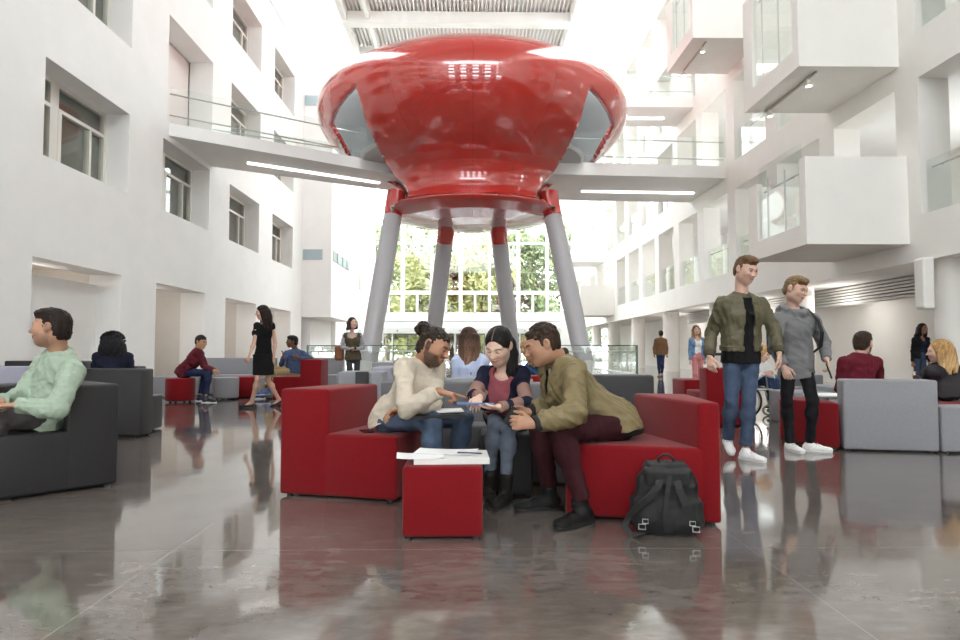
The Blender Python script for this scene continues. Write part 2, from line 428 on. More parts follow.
# roof: open skylights either side of a corrugated deck carried by white beams
m, nt, b = nodes('corrugated_deck')
b.inputs['Base Color'].default_value = (.85, .84, .83, 1); b.inputs['Roughness'].default_value = .5
q = BM()
ny = 56
pts = []
for i in range(ny):
    x = -6.6 + i*.215
    pts += [(x, 19.4), (x+.09, 19.4), (x+.12, 19.18), (x+.19, 19.18)]
va = [q.verts.new((x, -14, z)) for x, z in pts]; vb = [q.verts.new((x, 38.2, z)) for x, z in pts]
for i in range(len(pts)-1): q.faces.new((va[i], va[i+1], vb[i+1], vb[i]))
struct('ceiling', q, m)
q = BM()
for y0, h in ((33.6, .55), (37.6, .6), (27, .5), (20, .5), (13, .5), (6, .5), (-1, .5), (-8, .5)): bx(q, -8.5, 6.4, y0, y0+.55, 18.5, 19.15)
for x in (-5.6,): bx(q, x, x+.2, -14, 38, 18.7, 19.15)
bx(q, -7.2, -6.6, -14, 38, 18.62, 19.5); bx(q, 5.4, 5.7, -14, 38, 18.62, 19.5)
struct('trim_2', q, white)
q = BM()
for y in (-8, 0, 8, 42, 47): bx(q, -10.3, 9.2, y, y+.35, 18.8, 19.5)
for y in range(-12, 52, 4): bx(q, 9.0, 9.3, y, y+.15, 17.3, 19.5)
struct('trim_3', q, white)
q = BM(); bx(q, -10.6, -6.7, -14, 13, 19.6, 19.9); bx(q, 5.6, 13.4, -14, 13, 19.6, 19.9); struct('front_light_blocker', q, white)  # unseen panels added over the camera end to block skylight from the front
sk = BM(); bx(sk, -10.4, 13.3, -14, 52, 19.55, 19.58); wn += 1
struct('window_%d' % wn, sk, clear)
og = BM(); bx(og, -60, 60, 52.2, 140, -.4, -.05); struct('ground_outside', og, mat('paving_outside', (.20, .20, .17), .8, .1, 2))

# ------------------------------------------------------------------ red pod
POD = np.array([.08, 21.1, 0])
redgloss = None
m, nt, b = nodes('glossy_red_paint')
b.inputs['Base Color'].default_value = (.52, .026, .018, 1); b.inputs['Roughness'].default_value = .16
b.inputs['Coat Weight'].default_value = 1; b.inputs['Coat Roughness'].default_value = .015; b.inputs['Coat IOR'].default_value = 1.85
N = nt.nodes; L = nt.links     # fine panel seams
tc = N.new('ShaderNodeTexCoord'); sp = N.new('ShaderNodeSeparateXYZ'); L.new(tc.outputs['Object'], sp.inputs[0])
at2 = N.new('ShaderNodeMath'); at2.operation = 'ARCTAN2'; L.new(sp.outputs['X'], at2.inputs[0]); L.new(sp.outputs['Y'], at2.inputs[1])
pg = N.new('ShaderNodeMath'); pg.operation = 'PINGPONG'; pg.inputs[1].default_value = math.pi/12; L.new(at2.outputs[0], pg.inputs[0])
lt = N.new('ShaderNodeMath'); lt.operation = 'LESS_THAN'; lt.inputs[1].default_value = .0022; L.new(pg.outputs[0], lt.inputs[0])
mx = N.new('ShaderNodeMix'); mx.data_type = 'RGBA'; mx.inputs[6].default_value = (.52, .026, .018, 1); mx.inputs[7].default_value = (.30, .01, .008, 1)
L.new(lt.outputs[0], mx.inputs['Factor']); L.new(mx.outputs[2], b.inputs['Base Color'])
redgloss = m
greyin = mat('pod_lining', (.55, .56, .56), .5)
pod = empty('red_pod', POD, 0, 'huge glossy red egg-shaped pod raised on slanted grey legs above the hall', 'pod')
prof = []
R0, ZC = 5.1, 8.72
for i in range(0, 41):
    a = math.pi/2*(1-i/40); prof.append((R0*math.cos(a), ZC+1.92*math.sin(a)))
for i in range(1, 33):
    a = -math.pi/2*i/40
    r, z = R0*math.cos(a), ZC+2.42*math.sin(a)
    if r < 3.0: break
    prof.append((r, z))
prof += [(2.80, 6.58), (2.66, 6.38), (2.60, 6.18), (2.61, 5.98), (2.68, 5.80), (2.80, 5.64), (2.93, 5.58), (3.02, 5.54), (3.03, 5.50), (2.9, 5.41), (2.4, 5.24), (1.6, 5.10), (.8, 5.02), (0, 5.0)]
lp = [(359, 93), (361, 101), (363, 110), (366, 122), (374, 140), (381, 151), (388, 160), (396, 169), (402, 179), (404, 188), (396, 193), (386, 197), (376, 199), (335, 195), (329, 158), (343, 152), (337, 141), (329, 124), (322, 112), (331, 106), (345, 99)]
base_poly = [(at(px, py, 18.3)[0]-POD[0], at(px, py, 18.3)[2]) for px, py in lp]
polys = [base_poly, [(-x, z) for x, z in base_poly]]
def inpoly(x, z, P):
    c = False
    for (x0, z0), (x1, z1) in zip(P, P[1:]+P[:1]):
        if (z0 > z) != (z1 > z) and x < (x1-x0)*(z-z0)/(z1-z0)+x0: c = not c
    return c
def nearest(x, z, P):
    best = None
    for (x0, z0), (x1, z1) in zip(P, P[1:]+P[:1]):
        dx, dz = x1-x0, z1-z0; t = max(0, min(1, ((x-x0)*dx+(z-z0)*dz)/(dx*dx+dz*dz)))
        q_ = (x0+dx*t, z0+dz*t); d_ = math.hypot(q_[0]-x, q_[1]-z)
        if best is None or d_ < best[0]: best = (d_, q_)
    return best[1]
fineprof = []                                                     # resample the outline evenly
for (r0, z0), (r1, z1) in zip(prof, prof[1:]):
    n_ = max(1, int(math.hypot(r1-r0, z1-z0)/.07))
    for k in range(n_): fineprof.append((r0+(r1-r0)*k/n_, z0+(z1-z0)*k/n_))
fineprof.append(prof[-1])
def rad_at(z):
    for (r0, z0), (r1, z1) in zip(prof, prof[1:]):
        if z1 <= z <= z0 and z0 > z1: return r0+(r1-r0)*(z0-z)/(z0-z1)
    return 3.0
q = BM(); lathe(q, fineprof, (0, 0, 0), 288)
bmesh.ops.recalc_face_normals(q, faces=q.faces[:])
kill = {}
for f in q.faces:
    c = f.calc_center_median()
    if c.y < (1.3 if c.z < 7.3 else -.3):
        for P in polys:
            if inpoly(c.x, c.z, P): kill[f] = P
edge = {}
for f, P in kill.items():
    for v in f.verts:
        if any(g not in kill for g in v.link_faces): edge[v] = P
bmesh.ops.delete(q, geom=list(kill), context='FACES')
for v, P in edge.items():
    if not v.is_valid or v.co.y > -.3: continue
    x, z = nearest(v.co.x, v.co.z, P); r = rad_at(z)
    if r > abs(x) and math.hypot(x-v.co.x, z-v.co.z) < .15: v.co = Vector((x, -math.sqrt(r*r-x*x), z))
for v in q.verts: v.co.y *= .87
me = bpy.data.meshes.new('shell'); q.to_mesh(me); q.free()
sh = link('shell', me, [redgloss, greyin], pod, True)
me.set_sharp_from_angle(angle=.6)
sm = sh.modifiers.new('thick', 'SOLIDIFY'); sm.thickness = .14; sm.offset = -1; sm.material_offset = 1; sm.material_offset_rim = 0
q = BM(); lathe(q, [(0, 7.20), (3.6, 7.20), (3.7, 7.3), (0, 7.3)], (0, 0, 0), 64)
for v in q.verts: v.co.y *= .84
bmobj('floor_plate', q, greyin, pod)
q = BM(); lathe(q, [(2.6, 7.3), (2.6, 9.6), (2.5, 9.6), (2.5, 7.3)], (0, 0, 0), 64); bmobj('core_wall', q, greyin, pod, True)
for sx in (-1, 1):
    li = bpy.data.lights.new('pod_lamp', 'POINT'); li.energy = 45; li.shadow_soft_size = .2; lo = bpy.data.objects.new('pod_lamp', li); COL.objects.link(lo); lo.location = tuple(POD+np.array([sx*3.5, -1.2, 9.2]))
legm = mat('leg_grey_paint', (.46, .45, .47), .35)
for (tx, ty, tz), (fx, fy) in (((-2.36, 20.4, 6.0), (-3.05, 18.6)), ((2.52, 20.4, 6.0), (3.45, 18.6)), ((-.78, 22.1, 5.55), (-1.6, 25.0)), ((.94, 22.1, 5.55), (1.75, 25.0))):
    t = Vector((tx, ty, tz)) - Vector(POD); f = Vector((fx, fy, 0)) - Vector(POD)
    d = (f-t)
    q = BM(); tube(q, [t, t+d*.05, t+d*.09, t+d*.135], [.31, .31, .305, .292], 28); red = bmobj('leg_collar', q, redgloss, pod, True); red.data.set_sharp_from_angle(angle=.9)
    q = BM(); tube(q, [t+d*.135, t+d*.5, t+d*.9], [.285, .295, .275], 28); lg = bmobj('leg', q, legm, pod, True); lg.data.set_sharp_from_angle(angle=.9)
    q = BM(); tube(q, [t+d*.9, t+d*.985, t+d*.99, f], [.27, .10, .16, .16], 24); bmobj('leg_foot', q, white, lg, True).data.set_sharp_from_angle(angle=.6)

# ------------------------------------------------------------------ footbridges
def balustrade(parent, pts, z, h=1.02, step=1.5):
    for (x0, y0), (x1, y1) in zip(pts, pts[1:]):
        d = Vector((x1-x0, y1-y0, 0)); n = max(1, round(d.length/step)); u = d.normalized(); nrm = Vector((-u.y, u.x, 0))
        for i in range(n):
            a = Vector((x0, y0, 0))+d*(i/n); b_ = Vector((x0, y0, 0))+d*((i+1)/n)
            q = BM(); obx(q, (a+b_)/2+Vector((0, 0, z+h/2-.08)), (u, nrm, Vector((0, 0, 1))), ((b_-a).length/2-.006, .009, h/2+.08)); bmobj('glass_panel', q, bal, parent)
        q = BM()
        A = Vector((x0, y0, z)); B = Vector((x1, y1, z))
        for zz in (.86, .26):
            tube(q, [A+Vector((0, 0, zz))+nrm*.1, B+Vector((0, 0, zz))+nrm*.1], .022, 8)
            for i in range(n*2): 
                p = A+(B-A)*((i+.5)/(n*2))+Vector((0, 0, zz)); tube(q, [p+nrm*.02-Vector((0, 0, .06)), p+nrm*.1], .014, 6)
        bmobj('handrail', q, steel, parent)
glow = mat('light_slot', (1, 1, 1), .5, emit=(1, .97, .92, 2.2))
def bridge(poly, z1, z0, front, label, back=None, slot=None, inset=.5):
    o = empty('footbridge', (0, 0, 0), 0, label, 'footbridge')
    q = BM(); n = len(poly)
    prism(q, poly, z0+.02, z1)
    bmobj('deck', q, white, o)
    balustrade(o, front, z1)
    if back: balustrade(o, back, z1)
    if slot:
        q = BM(); a, b_ = Vector((*slot[0], z0)), Vector((*slot[1], z0)); u = (b_-a).normalized(); v = Vector((-u.y, u.x, 0))
        obx(q, (a+b_)/2, (u, v, Vector((0, 0, 1))), ((b_-a).length/2, .06, .03)); bmobj('light_strip', q, glow, o)
    return o
bridge([(XL-.7, 17.5), (XL, 17.5), (-2.55, 21.35), (-2.3, 23.9), (XL, 20.5), (XL-.7, 20.5)], 7.24, 6.86, [(XL, 17.55), (-3.4, 20.85)], 'white footbridge running from the left wall to the red pod',
       [(XL, 20.4), (-4.2, 22.6)], ((-7.0, 20.0), (-3.2, 22.35)))
bridge([(2.35, 20.95), (XR, 21.4), (XR+.4, 21.4), (XR+.4, 25.0), (2.0, 24.6)], 7.24, 6.80, [(3.5, 21.08), (XR, 21.45)], 'white footbridge running from the red pod to the right-hand gallery',
       [(3.4, 24.6), (XR, 24.95)], ((4.1, 23.2), (8.3, 23.4)))
bridge([(2.2, 24.4), (XR+.3, 24.4), (XR+.3, 26.6), (2.2, 26.6)], 10.85, 10.42, [(3.2, 24.45), (XR, 24.45)], 'upper white footbridge behind the red pod on the right', None, ((5.6, 25.6), (7.9, 25.6)))

# ------------------------------------------------------------------ balcony boxes on the right gallery
def balcony(y0, y1, z0, z1, label, side_hole=True, lights=False, tall=False):
    o = empty('balcony_box', (XR, y0, z0), 0, label, 'balcony', 'balcony boxes')
    D = 2.05; Lh = y1-y0; t = .16; H = z1-z0
    q = BM(); bx(q, -D, 0, 0, Lh, 0, .18); bmobj('slab', q, white_r, o)
    q = BM(); bx(q, -D, 0, 0, t, .18, H); bmobj('front_panel', q, white_r, o)
    q = BM(); bx(q, -D, 0, Lh-t, Lh, .18, H); bmobj('back_panel', q, white_r, o)
    q = BM(); holed(q, -D, (t, Lh-t), (.18, H), [(t+.08, Lh-t-.3, .42, H+.0)], .13, 1); bmobj('side_panel', q, white_r, o)
    q = BM(); bx(q, -D+.05, -D+.07, t+.08, Lh-t-.3, .4, H+(.35 if not tall else -.1)); bmobj('glass_pane', q, bal, o)
    q = BM()
    for yy in (Lh*.36, Lh*.66): bx(q, -D+.045, -D+.075, yy, yy+.015, .42, H)
    tube(q, [(-D+.18, t+.1, H-.2), (-D+.18, Lh-t-.32, H-.2)], .022, 8)
    for yy in (.6, 1.2, 1.8): tube(q, [(-D+.07, yy, H-.28), (-D+.18, yy, H-.2)], .012, 6)
    bmobj('handrail', q, steel, o)
    if lights:
        q = BM(); bx(q, -D+.45, -D+.49, .2, Lh-.1, -.05, 0); tr = bmobj('light_track', q, mat('track_grey', (.5, .48, .44), .4), o)
        for yy in (.5, Lh-.3):
            q = BM(); lathe(q, [(0, -.04), (.05, -.04), (.075, -.2), (.06, -.2), (0, -.19)], (-D+.47, yy, 0), 20); bmobj('spotlight', q, frame_w, tr, True)
            q = BM(); rdisc(q, .055, -.205, -.195, .003, 20, (-D+.47, yy, 0)); bmobj('bulb', q, lampm, tr)
balcony(12.45, 15.05, 3.07, 4.83, 'cream balcony box above the walking man in grey hoodie')
balcony(12.6, 15.15, 6.72, 9.4, 'cream balcony box with track lights at top right, nearest upper one', True, True, True)
balcony(18.6, 21.1, 10.3, 12.6, 'high white balcony box with track light, right of the pod top', True, True, True)
balcony(38.4, 41, 3.07, 4.9, 'small far white balcony box low on the right gallery, beside the right leg')
balcony(41.3, 43.9, 6.7, 8.5, 'small far white balcony box one storey up, beside the right leg')
# free-standing glass guards round the stairwell
def guard(x0, y0, x1, y1, label):
    o = empty('glass_guard', (0, 0, 0), 0, label, 'balustrade', 'stairwell guards')
    balustrade(o, [(x0, y0), (x1, y1)], .08, 1.0)
    d = Vector((x1-x0, y1-y0, 0)); u = d.normalized()
    q = BM(); obx(q, Vector(((x0+x1)/2, (y0+y1)/2, .04)), (u, Vector((-u.y, u.x, 0)), Vector((0, 0, 1))), (d.length/2, .06, .04)); bmobj('base_rail', q, steel, o)
    q = BM()
    for p in ((x0, y0), (x1, y1)): obx(q, (p[0], p[1], .58), (u, Vector((-u.y, u.x, 0)), Vector((0, 0, 1))), (.016, .014, .53))
    obx(q, ((x0+x1)/2, (y0+y1)/2, 1.1), (u, Vector((-u.y, u.x, 0)), Vector((0, 0, 1))), (d.length/2, .012, .012))
    bmobj('glass_edge', q, mat('green_glass_edge', (.10, .17, .15), .2), o)
guard(2.3, 16.8, 4.4, 16.8, 'glass stairwell guard behind the man in the olive jacket')
guard(4.4, 16.9, 4.4, 25.5, 'long glass stairwell guard running back on the right')
guard(-4.4, 17.4, -1.0, 17.4, 'glass stairwell guard behind the woman with the brown bag')
guard(-4.4, 17.5, -4.4, 25, 'long glass stairwell guard running back on the left')

# ------------------------------------------------------------------ trees beyond the facade
random.seed(11)
leafm = {}
for nm, c in (('green', (.22, .27, .12)), ('lime', (.36, .37, .15)), ('rust', (.34, .21, .13)), ('deep', (.16, .21, .11))):
    leafm[nm] = mat('leaves_'+nm, c, .6, .35, .8)
bark = mat('bark', (.28, .22, .17), .8, .3, 8)
def tree(x, y, h, r, kind, label):
    o = empty('tree', (x, y, 0), 0, label, 'tree', 'trees beyond the glass facade')
    q = BM(); tube(q, [(0, 0, -.1), (.1, .1, h*.3), (0, 0, h*.6)], [.28, .2, .08], 8)
    for k in range(6):
        a = k*1.05; tube(q, [(0.05, 0, h*(.3+.04*k)), (math.cos(a)*r*.6, math.sin(a)*r*.6, h*(.5+.06*k))], [.1, .03], 6)
    bmobj('trunk', q, bark, o)
    cl = [(Vector((random.gauss(0, r*.5), random.gauss(0, r*.5), h*random.uniform(.10, .98)))) for _ in range(34)]
    vs = []; fs = []
    for i in range(4200):
        c = random.choice(cl); s = random.uniform(.18, .40)
        p = c+Vector((random.gauss(0, 1), random.gauss(0, 1), random.gauss(0, .8)))*r*.22
        a = Vector((random.gauss(0, 1), random.gauss(0, 1), random.gauss(0, 1))).normalized(); b_ = a.orthogonal().normalized()
        n0 = len(vs); vs += [p-a*s, p+b_*s*.45, p+a*s, p-b_*s*.45]; fs.append((n0, n0+1, n0+2, n0+3))
    me = bpy.data.meshes.new('foliage'); me.from_pydata([tuple(v) for v in vs], [], fs); link('foliage', me, leafm[kind], o)
for i, (x, y, h, r, kd, lb) in enumerate([
    (-8.0, 62, 13, 3.2, 'green', 'green tree outside the far left facade bays'), (-4.2, 59, 10, 2.6, 'lime', 'yellow-green tree outside, left of the rust-coloured one'),
    (-1.8, 63, 9.5, 2.0, 'rust', 'rust-brown tree outside, between the two left legs'), (1.2, 60, 11, 3.0, 'lime', 'yellow-green tree outside between the two middle legs'),
    (4.4, 66, 9, 2.2, 'rust', 'brownish tree outside behind the right inner leg'), (6.4, 61, 13, 3.2, 'green', 'green tree outside the right facade bays'),
    (10.5, 64, 13, 3.4, 'deep', 'deep green tree outside the far right of the facade'), (-11.5, 68, 14, 3.6, 'deep', 'deep green tree outside behind the far left bays'),
    (3.0, 74, 15, 4.0, 'green', 'tall green tree standing behind the brownish tree outside'), (-5, 76, 15, 4.0, 'deep', 'tall dark tree standing far behind the left facade bays')]):
    tree(x, y, h, r, kd, lb)
# ================================================================== FURNITURE
def felt(name, c, var=.08):
    return mat(name, c, .85, var, 90, .25, 500, spec=.15, sheen=.15)
RED = felt('red_felt', (.195, .0045, .008)); GREY = felt('light_grey_felt', (.27, .27, .29)); DARK = mat('charcoal_vinyl', (.028, .027, .029), .5, .05, 40, .1, 400, spec=.35)
MID = felt('mid_grey_felt', (.16, .16, .17)); LAV = felt('pale_grey_felt', (.36, .35, .42)); footm = mat('black_metal_foot', (.03, .03, .03), .35, metal=.6)
def feet(o, pts):
    for x, y in pts:
        q = BM(); lathe(q, [(0, 0), (.022, 0), (.022, .04), (0, .04)], (x, y, 0), 14); bmobj('foot', q, footm, o)
def sofa_poly(label, base, back, seat, m, hb=.74, hs=.43, name='armchair', group='modular lounge chairs', m2=None):
    """armchair from two plan outlines (world X, Y): the back block and the seat block, standing on short feet"""
    o = empty(name, (*base, 0), 0, label, 'armchair' if back else 'seat', group)
    loc = lambda P: [(x-base[0], y-base[1]) for x, y in P]
    def shrink(P, f=.9):
        cx = sum(p[0] for p in P)/len(P); cy = sum(p[1] for p in P)/len(P)
        return [(cx+(x-cx)*f, cy+(y-cy)*f) for x, y in P]
    if seat:
        q = BM(); prism(q, loc(seat), .014, hs, .022); s = bmobj('seat', q, m2 or m, o, True); s.data.set_sharp_from_angle(angle=1.2)
    if back:
        q = BM(); prism(q, loc(back), .014, hb, .022); s = bmobj('backrest', q, m, o, True); s.data.set_sharp_from_angle(angle=1.2)
    al = loc((seat or []) + (back or [])); pts = shrink(al, .86)
    xs = sorted(pts); feet(o, [xs[0], xs[-1], min(pts, key=lambda p: p[1]), max(pts, key=lambda p: p[1])])
    return o
def arm(label, c, face, m, w=.86, d=.72, tb=.28, hb=.74, hs=.43, m2=None, t2=None):
    """square module: c = centre, face = direction (deg) the sitter looks, w along that, d across"""
    a = math.radians(face); u = (math.cos(a), math.sin(a)); v = (-u[1], u[0])
    P = lambda s, t: (c[0]+u[0]*s+v[0]*t, c[1]+u[1]*s+v[1]*t)
    t2 = tb if t2 is None else t2
    back = [P(-w/2, -d/2), P(-w/2+tb, -d/2), P(-w/2+t2, d/2), P(-w/2, d/2)]
    seat = [P(-w/2+tb-.035, -d/2), P(w/2, -d/2), P(w/2, d/2), P(-w/2+t2-.035, d/2)]
    return sofa_poly(label, c, back, seat, m, hb, hs, m2=m2)
def seatblock(label, c, face, m, w=.6, d=.72, hs=.43):
    a = math.radians(face); u = (math.cos(a), math.sin(a)); v = (-u[1], u[0])
    P = lambda s, t: (c[0]+u[0]*s+v[0]*t, c[1]+u[1]*s+v[1]*t)
    return sofa_poly(label, c, None, [P(-w/2, -d/2), P(w/2, -d/2), P(w/2, d/2), P(-w/2, d/2)], m, 0, hs, name='seat_block')
def pouf(label, c, r, h, m):
    o = empty('round_ottoman', (*c, 0), 0, label, 'ottoman', 'round ottomans')
    q = BM(); rdisc(q, r, .03, h, .025, 48); s = bmobj('cushion', q, m, o, True); s.data.set_sharp_from_angle(angle=1.0)
    feet(o, [(r*.7, 0), (-r*.7, 0), (0, r*.7), (0, -r*.7)])

# the near group
A, B_, C_, D_, E_ = (-1.285, 4.37), (-.94, 4.29), (-.47, 4.15), (-.70, 4.93), (-.28, 4.80)
sofa_poly('red armchair on the left of the near group, with the man in cream sweater', (-.85, 4.5), [A, B_, D_, (-.86, 5.0), (-.98, 4.99)], [(B_[0]-.035, B_[1]+.009), C_, E_, (D_[0]-.03, D_[1])], RED, .72, .425)
a, b_, c_, d_, e_ = (.56, 3.78), (1.285, 3.60), (1.40, 3.575), (1.46, 4.30), (1.12, 4.42)
sofa_poly('red armchair on the right of the near group, with the backpack against it', (1.0, 4.0), [b_, c_, d_, e_], [a, (b_[0]+.035, b_[1]-.008), (e_[0]+.035, e_[1]), (.70, 4.50)], RED, .685, .43)
sofa_poly('light grey armchair behind the man in cream sweater', (-.05, 4.9), [(-.72, 5.14), (.34, 5.00), (.40, 5.26), (-.62, 5.42)], [(-.24, 4.78), (.30, 4.70), (.34, 4.995), (-.28, 5.075)], MID, .73, .425)
sofa_poly('charcoal armchair behind the woman in the striped cardigan', (.6, 4.95), [(.36, 5.00), (.98, 5.02), (.98, 5.28), (.42, 5.26)], [(.36, 4.72), (.98, 4.58), (.98, 5.015), (.36, 4.995)], MID, .72, .425, m2=MID)
def cube(name, label, x0, x1, y0, y1, h, m):
    o = empty(name, ((x0+x1)/2, (y0+y1)/2, 0), 0, label, 'ottoman')
    X, Y = (x1-x0)/2, (y1-y0)/2
    q = BM(); bx(q, -X, X, -Y, Y, .010, h, .02, 3); s = bmobj('cushion', q, m, o, True); s.data.set_sharp_from_angle(angle=1.2)
    feet(o, [(sx*X*.85, sy*Y*.85) for sx in (-1, 1) for sy in (-1, 1)])
    return o
cube('square_ottoman', 'red cube ottoman in front, carrying the white papers', -.352, .068, 3.36, 3.78, .375, RED)
cube('square_ottoman', 'black cube ottoman under the woman in the striped cardigan', .075, .425, 4.32, 4.70, .415, DARK)
# papers on the red ottoman
def sheet(name, label, cat, x, y, z, rz, w, h, t, m, group=None, curl=0.0):
    o = empty(name, (x, y, z), rz, label, cat, group)
    q = BM(); n = 8
    for i in range(n+1):
        s = -w/2+w*i/n
    g = []
    for k in (0, t):
        g.append([[q.verts.new((-w/2+w*i/n, -h/2+h*j/2, k+curl*(abs(i/n-.5)*2)**3)) for j in range(3)] for i in range(n+1)])
    for k in (0, 1):
        for i in range(n):
            for j in range(2):
                f = (g[k][i][j], g[k][i+1][j], g[k][i+1][j+1], g[k][i][j+1]); q.faces.new(f if k else f[::-1])
    for i in range(n):
        q.faces.new((g[0][i][0], g[0][i+1][0], g[1][i+1][0], g[1][i][0])); q.faces.new((g[0][i+1][2], g[0][i][2], g[1][i][2], g[1][i+1][2]))
    for j in range(2):
        q.faces.new((g[0][0][j+1], g[0][0][j], g[1][0][j], g[1][0][j+1])); q.faces.new((g[0][n][j], g[0][n][j+1], g[1][n][j+1], g[1][n][j]))
    bmobj('sheets', q, m, o); return o
paper = mat('white_paper', (.86, .86, .86), .6)
sheet('paper_stack', 'thick stack of white pages lying flat on the red ottoman', 'papers', -.10, 3.56, .377, .03, .40, .30, .028, mat('page_stack', (.74, .73, .71), .7))
sheet('paper_sheet', 'loose white sheet on the left, overhanging the red ottoman', 'paper', -.27, 3.50, .406, .1, .25, .19, .002, paper, None, .006)
sheet('paper_sheet', 'top white sheet in the middle of the red ottoman', 'paper', -.13, 3.62, .4095, -.12, .34, .19, .002, paper, None, .005)
o = empty('pen', (.0, 3.52, .4195), -.25, 'dark pen lying on the papers on the red ottoman', 'pen'); q = BM(); tube(q, [(-.07, 0, 0), (.06, 0, 0), (.07, 0, 0)], [.004, .004, .0012], 8); bmobj('barrel', q, mat('navy_plastic', (.03, .04, .10), .3), o)
q = BM(); tube(q, [(-.068, .005, .003), (-.02, .005, .003)], .0015, 6); bmobj('clip', q, steel, o)
# phone on the left red seat
o = empty('mobile_phone', (-.70, 4.38, .426), .4, 'black mobile phone lying on the left red seat', 'phone'); q = BM(); bx(q, -.035, .035, -.07, .07, 0, .008, .003); bmobj('body', q, mat('black_gloss', (.012, .012, .014), .15), o)
q = BM(); bx(q, -.031, .031, -.064, .064, .0082, .0088); bmobj('screen', q, mat('black_screen', (.01, .01, .012), .05), o)

# the charcoal group on the left
u = np.array([-.68, -.73]); u /= np.linalg.norm(u); v = np.array([-u[1]*-1, 0]); v = np.array([-.73, .68]); v /= np.linalg.norm(v)
R_ = np.array([-2.555, 4.73]); pt = lambda s, t: tuple(R_+u*s+v*t)
sofa_poly('charcoal armchair in the left foreground with the man in pale green shirt', tuple(R_+u*.45+v*.35), [pt(0, 0), pt(.33, 0), pt(.25, .75), pt(0, .75)], [pt(.295, 0), pt(1.0, 0), pt(1.0, .75), pt(.22, .75)], DARK, .735, .42)
sofa_poly('charcoal armchair seen from behind, under the woman with curly black hair', (-4.3, 7.7), [(-4.72, 7.42), (-3.70, 7.30), (-3.69, 7.56), (-4.7, 7.68)], [(-4.65, 7.683), (-3.80, 7.563), (-3.86, 8.15), (-4.6, 8.25)], DARK, .765, .43)
arm('charcoal armchair just beyond the woman with curly black hair', (-5.2, 9.35), -90, DARK, .86, .62)
arm('pale grey armchair at the left edge, behind the man in pale green shirt', (-6.35, 8.9), -80, LAV, .86, 1.5, hb=.75)
arm('long charcoal armchair farthest back at the left edge', (-7.45, 11.2), -90, DARK, .8, 1.36, hb=.79)
arm('dark upholstered seat beside the left forearm of the man in pale green shirt', (-4.95, 7.35), 0, DARK, .8, .7, hb=.60)

# the mid-left group
pouf('red round ottoman under the man in maroon shirt', (-5.46, 12.2), .262, .455, RED)
pouf('grey round ottoman to the right of the man in maroon shirt', (-4.87, 12.9), .245, .44, GREY)
arm('light grey sofa unit behind the maroon-shirted man', (-5.28, 14.55), -90, GREY, .86, 1.62, hb=.80)
arm('light grey sofa unit behind the woman in black dress', (-3.6, 14.55), -90, GREY, .86, 1.36, hb=.80, m2=GREY)
seatblock('light grey seat block left of the red round ottoman', (-6.2, 13.6), 0, GREY, .7, .7)
seatblock('red seat block behind the legs of the woman in black dress', (-4.64, 13.6), 0, RED, .62, .7)
seatblock('light grey seat block below the man in blue shirt', (-3.72, 13.4), 0, GREY, 1.15, .8)
sofa_poly('red corner armchair next to the man in blue shirt', (-3.2, 12.9), [(-3.25, 12.32), (-2.84, 12.28), (-2.84, 12.92), (-3.25, 12.92)], [(-3.76, 12.3), (-3.22, 12.33), (-3.22, 12.92), (-3.6, 12.92)], RED, .80, .47)
# modules behind the trio
arm('light grey armchair with a dark band, in front of the woman with the brown bag', (-1.23, 7.6), 90, GREY, .8, .50, tb=.5, hb=.735)
q = BM(); bx(q, -.045, .10, -.44, -.401, .06, .738, .004); o = [x for x in bpy.data.objects if x.get('label', '').startswith('light grey armchair with a dark band')][0]; bmobj('dark_band', q, DARK, o)
arm('pale grey armchair left of the sweater man, second row', (-.95, 8.15), 0, LAV, .5, .7, hb=.77, tb=.25)
arm('grey armchair farther back, left of the sweater man', (-1.35, 12.0), -90, GREY, .8, 1.0, hb=.75)
arm('light grey armchair behind the woman with long brown hair', (.05, 6.25), 90, GREY, .86, 1.05, hb=.72)
arm('red armchair behind the curly blonde person', (.80, 6.35), 90, RED, .86, .62, hb=.74)
arm('charcoal armchair behind the back of the man in olive jacket', (1.35, 6.25), 90, DARK, .86, .66, hb=.75)
arm('tall red armchair behind the man in olive bomber jacket', (3.35, 8.6), 90, RED, .8, .62, hb=.75)
seatblock('low red seat block left of the tall red armchair', (4.15, 11.9), 0, RED, .55, .7, .44)
# right-hand group
sofa_poly('light grey high-backed sofa unit in the right foreground', (4.0, 6.3), [(3.64, 6.22), (4.46, 6.05), (4.54, 6.36), (3.74, 6.50)], [(3.74, 6.48), (4.54, 6.34), (4.62, 6.9), (3.84, 7.0)], GREY, .69, .43)
sofa_poly('red bench block left of the light grey sofa unit', (3.55, 6.8), None, [(3.32, 6.85), (3.62, 6.25), (3.80, 6.9), (3.55, 7.35)], RED, 0, .46, name='seat_block')
sofa_poly('light grey seat block at the right edge', (4.9, 6.2), None, [(4.475, 6.05), (5.3, 5.9), (5.4, 6.4), (4.555, 6.34)], GREY, 0, .44, name='seat_block')
sofa_poly('red seat block under the blonde woman at the right edge', (5.1, 6.8), None, [(4.63, 6.40), (5.6, 6.42), (5.8, 7.1), (4.72, 7.0)], RED, 0, .44, name='seat_block')
arm('light grey armchair behind the legs of the man in grey hoodie', (4.58, 8.6), 180, GREY, .8, .7, hb=.50)
arm('dark grey armchair behind the white round table', (5.05, 9.6), -90, MID, .8, .7, hb=.60)
o = empty('round_table', (4.35, 7.75, 0), 0, 'low white round table behind the red bench block', 'table')
q = BM(); rdisc(q, .27, .42, .445, .01, 40); bmobj('tabletop', q, mat('white_laminate', (.82, .82, .82), .3), o, True).data.set_sharp_from_angle(angle=1)
q = BM(); lathe(q, [(0, .02), (.03, .02), (.03, .42), (0, .42)], n=16); bmobj('pedestal', q, steel, o, True); q = BM(); rdisc(q, .2, 0, .02, .006, 32); bmobj('base', q, steel, o)
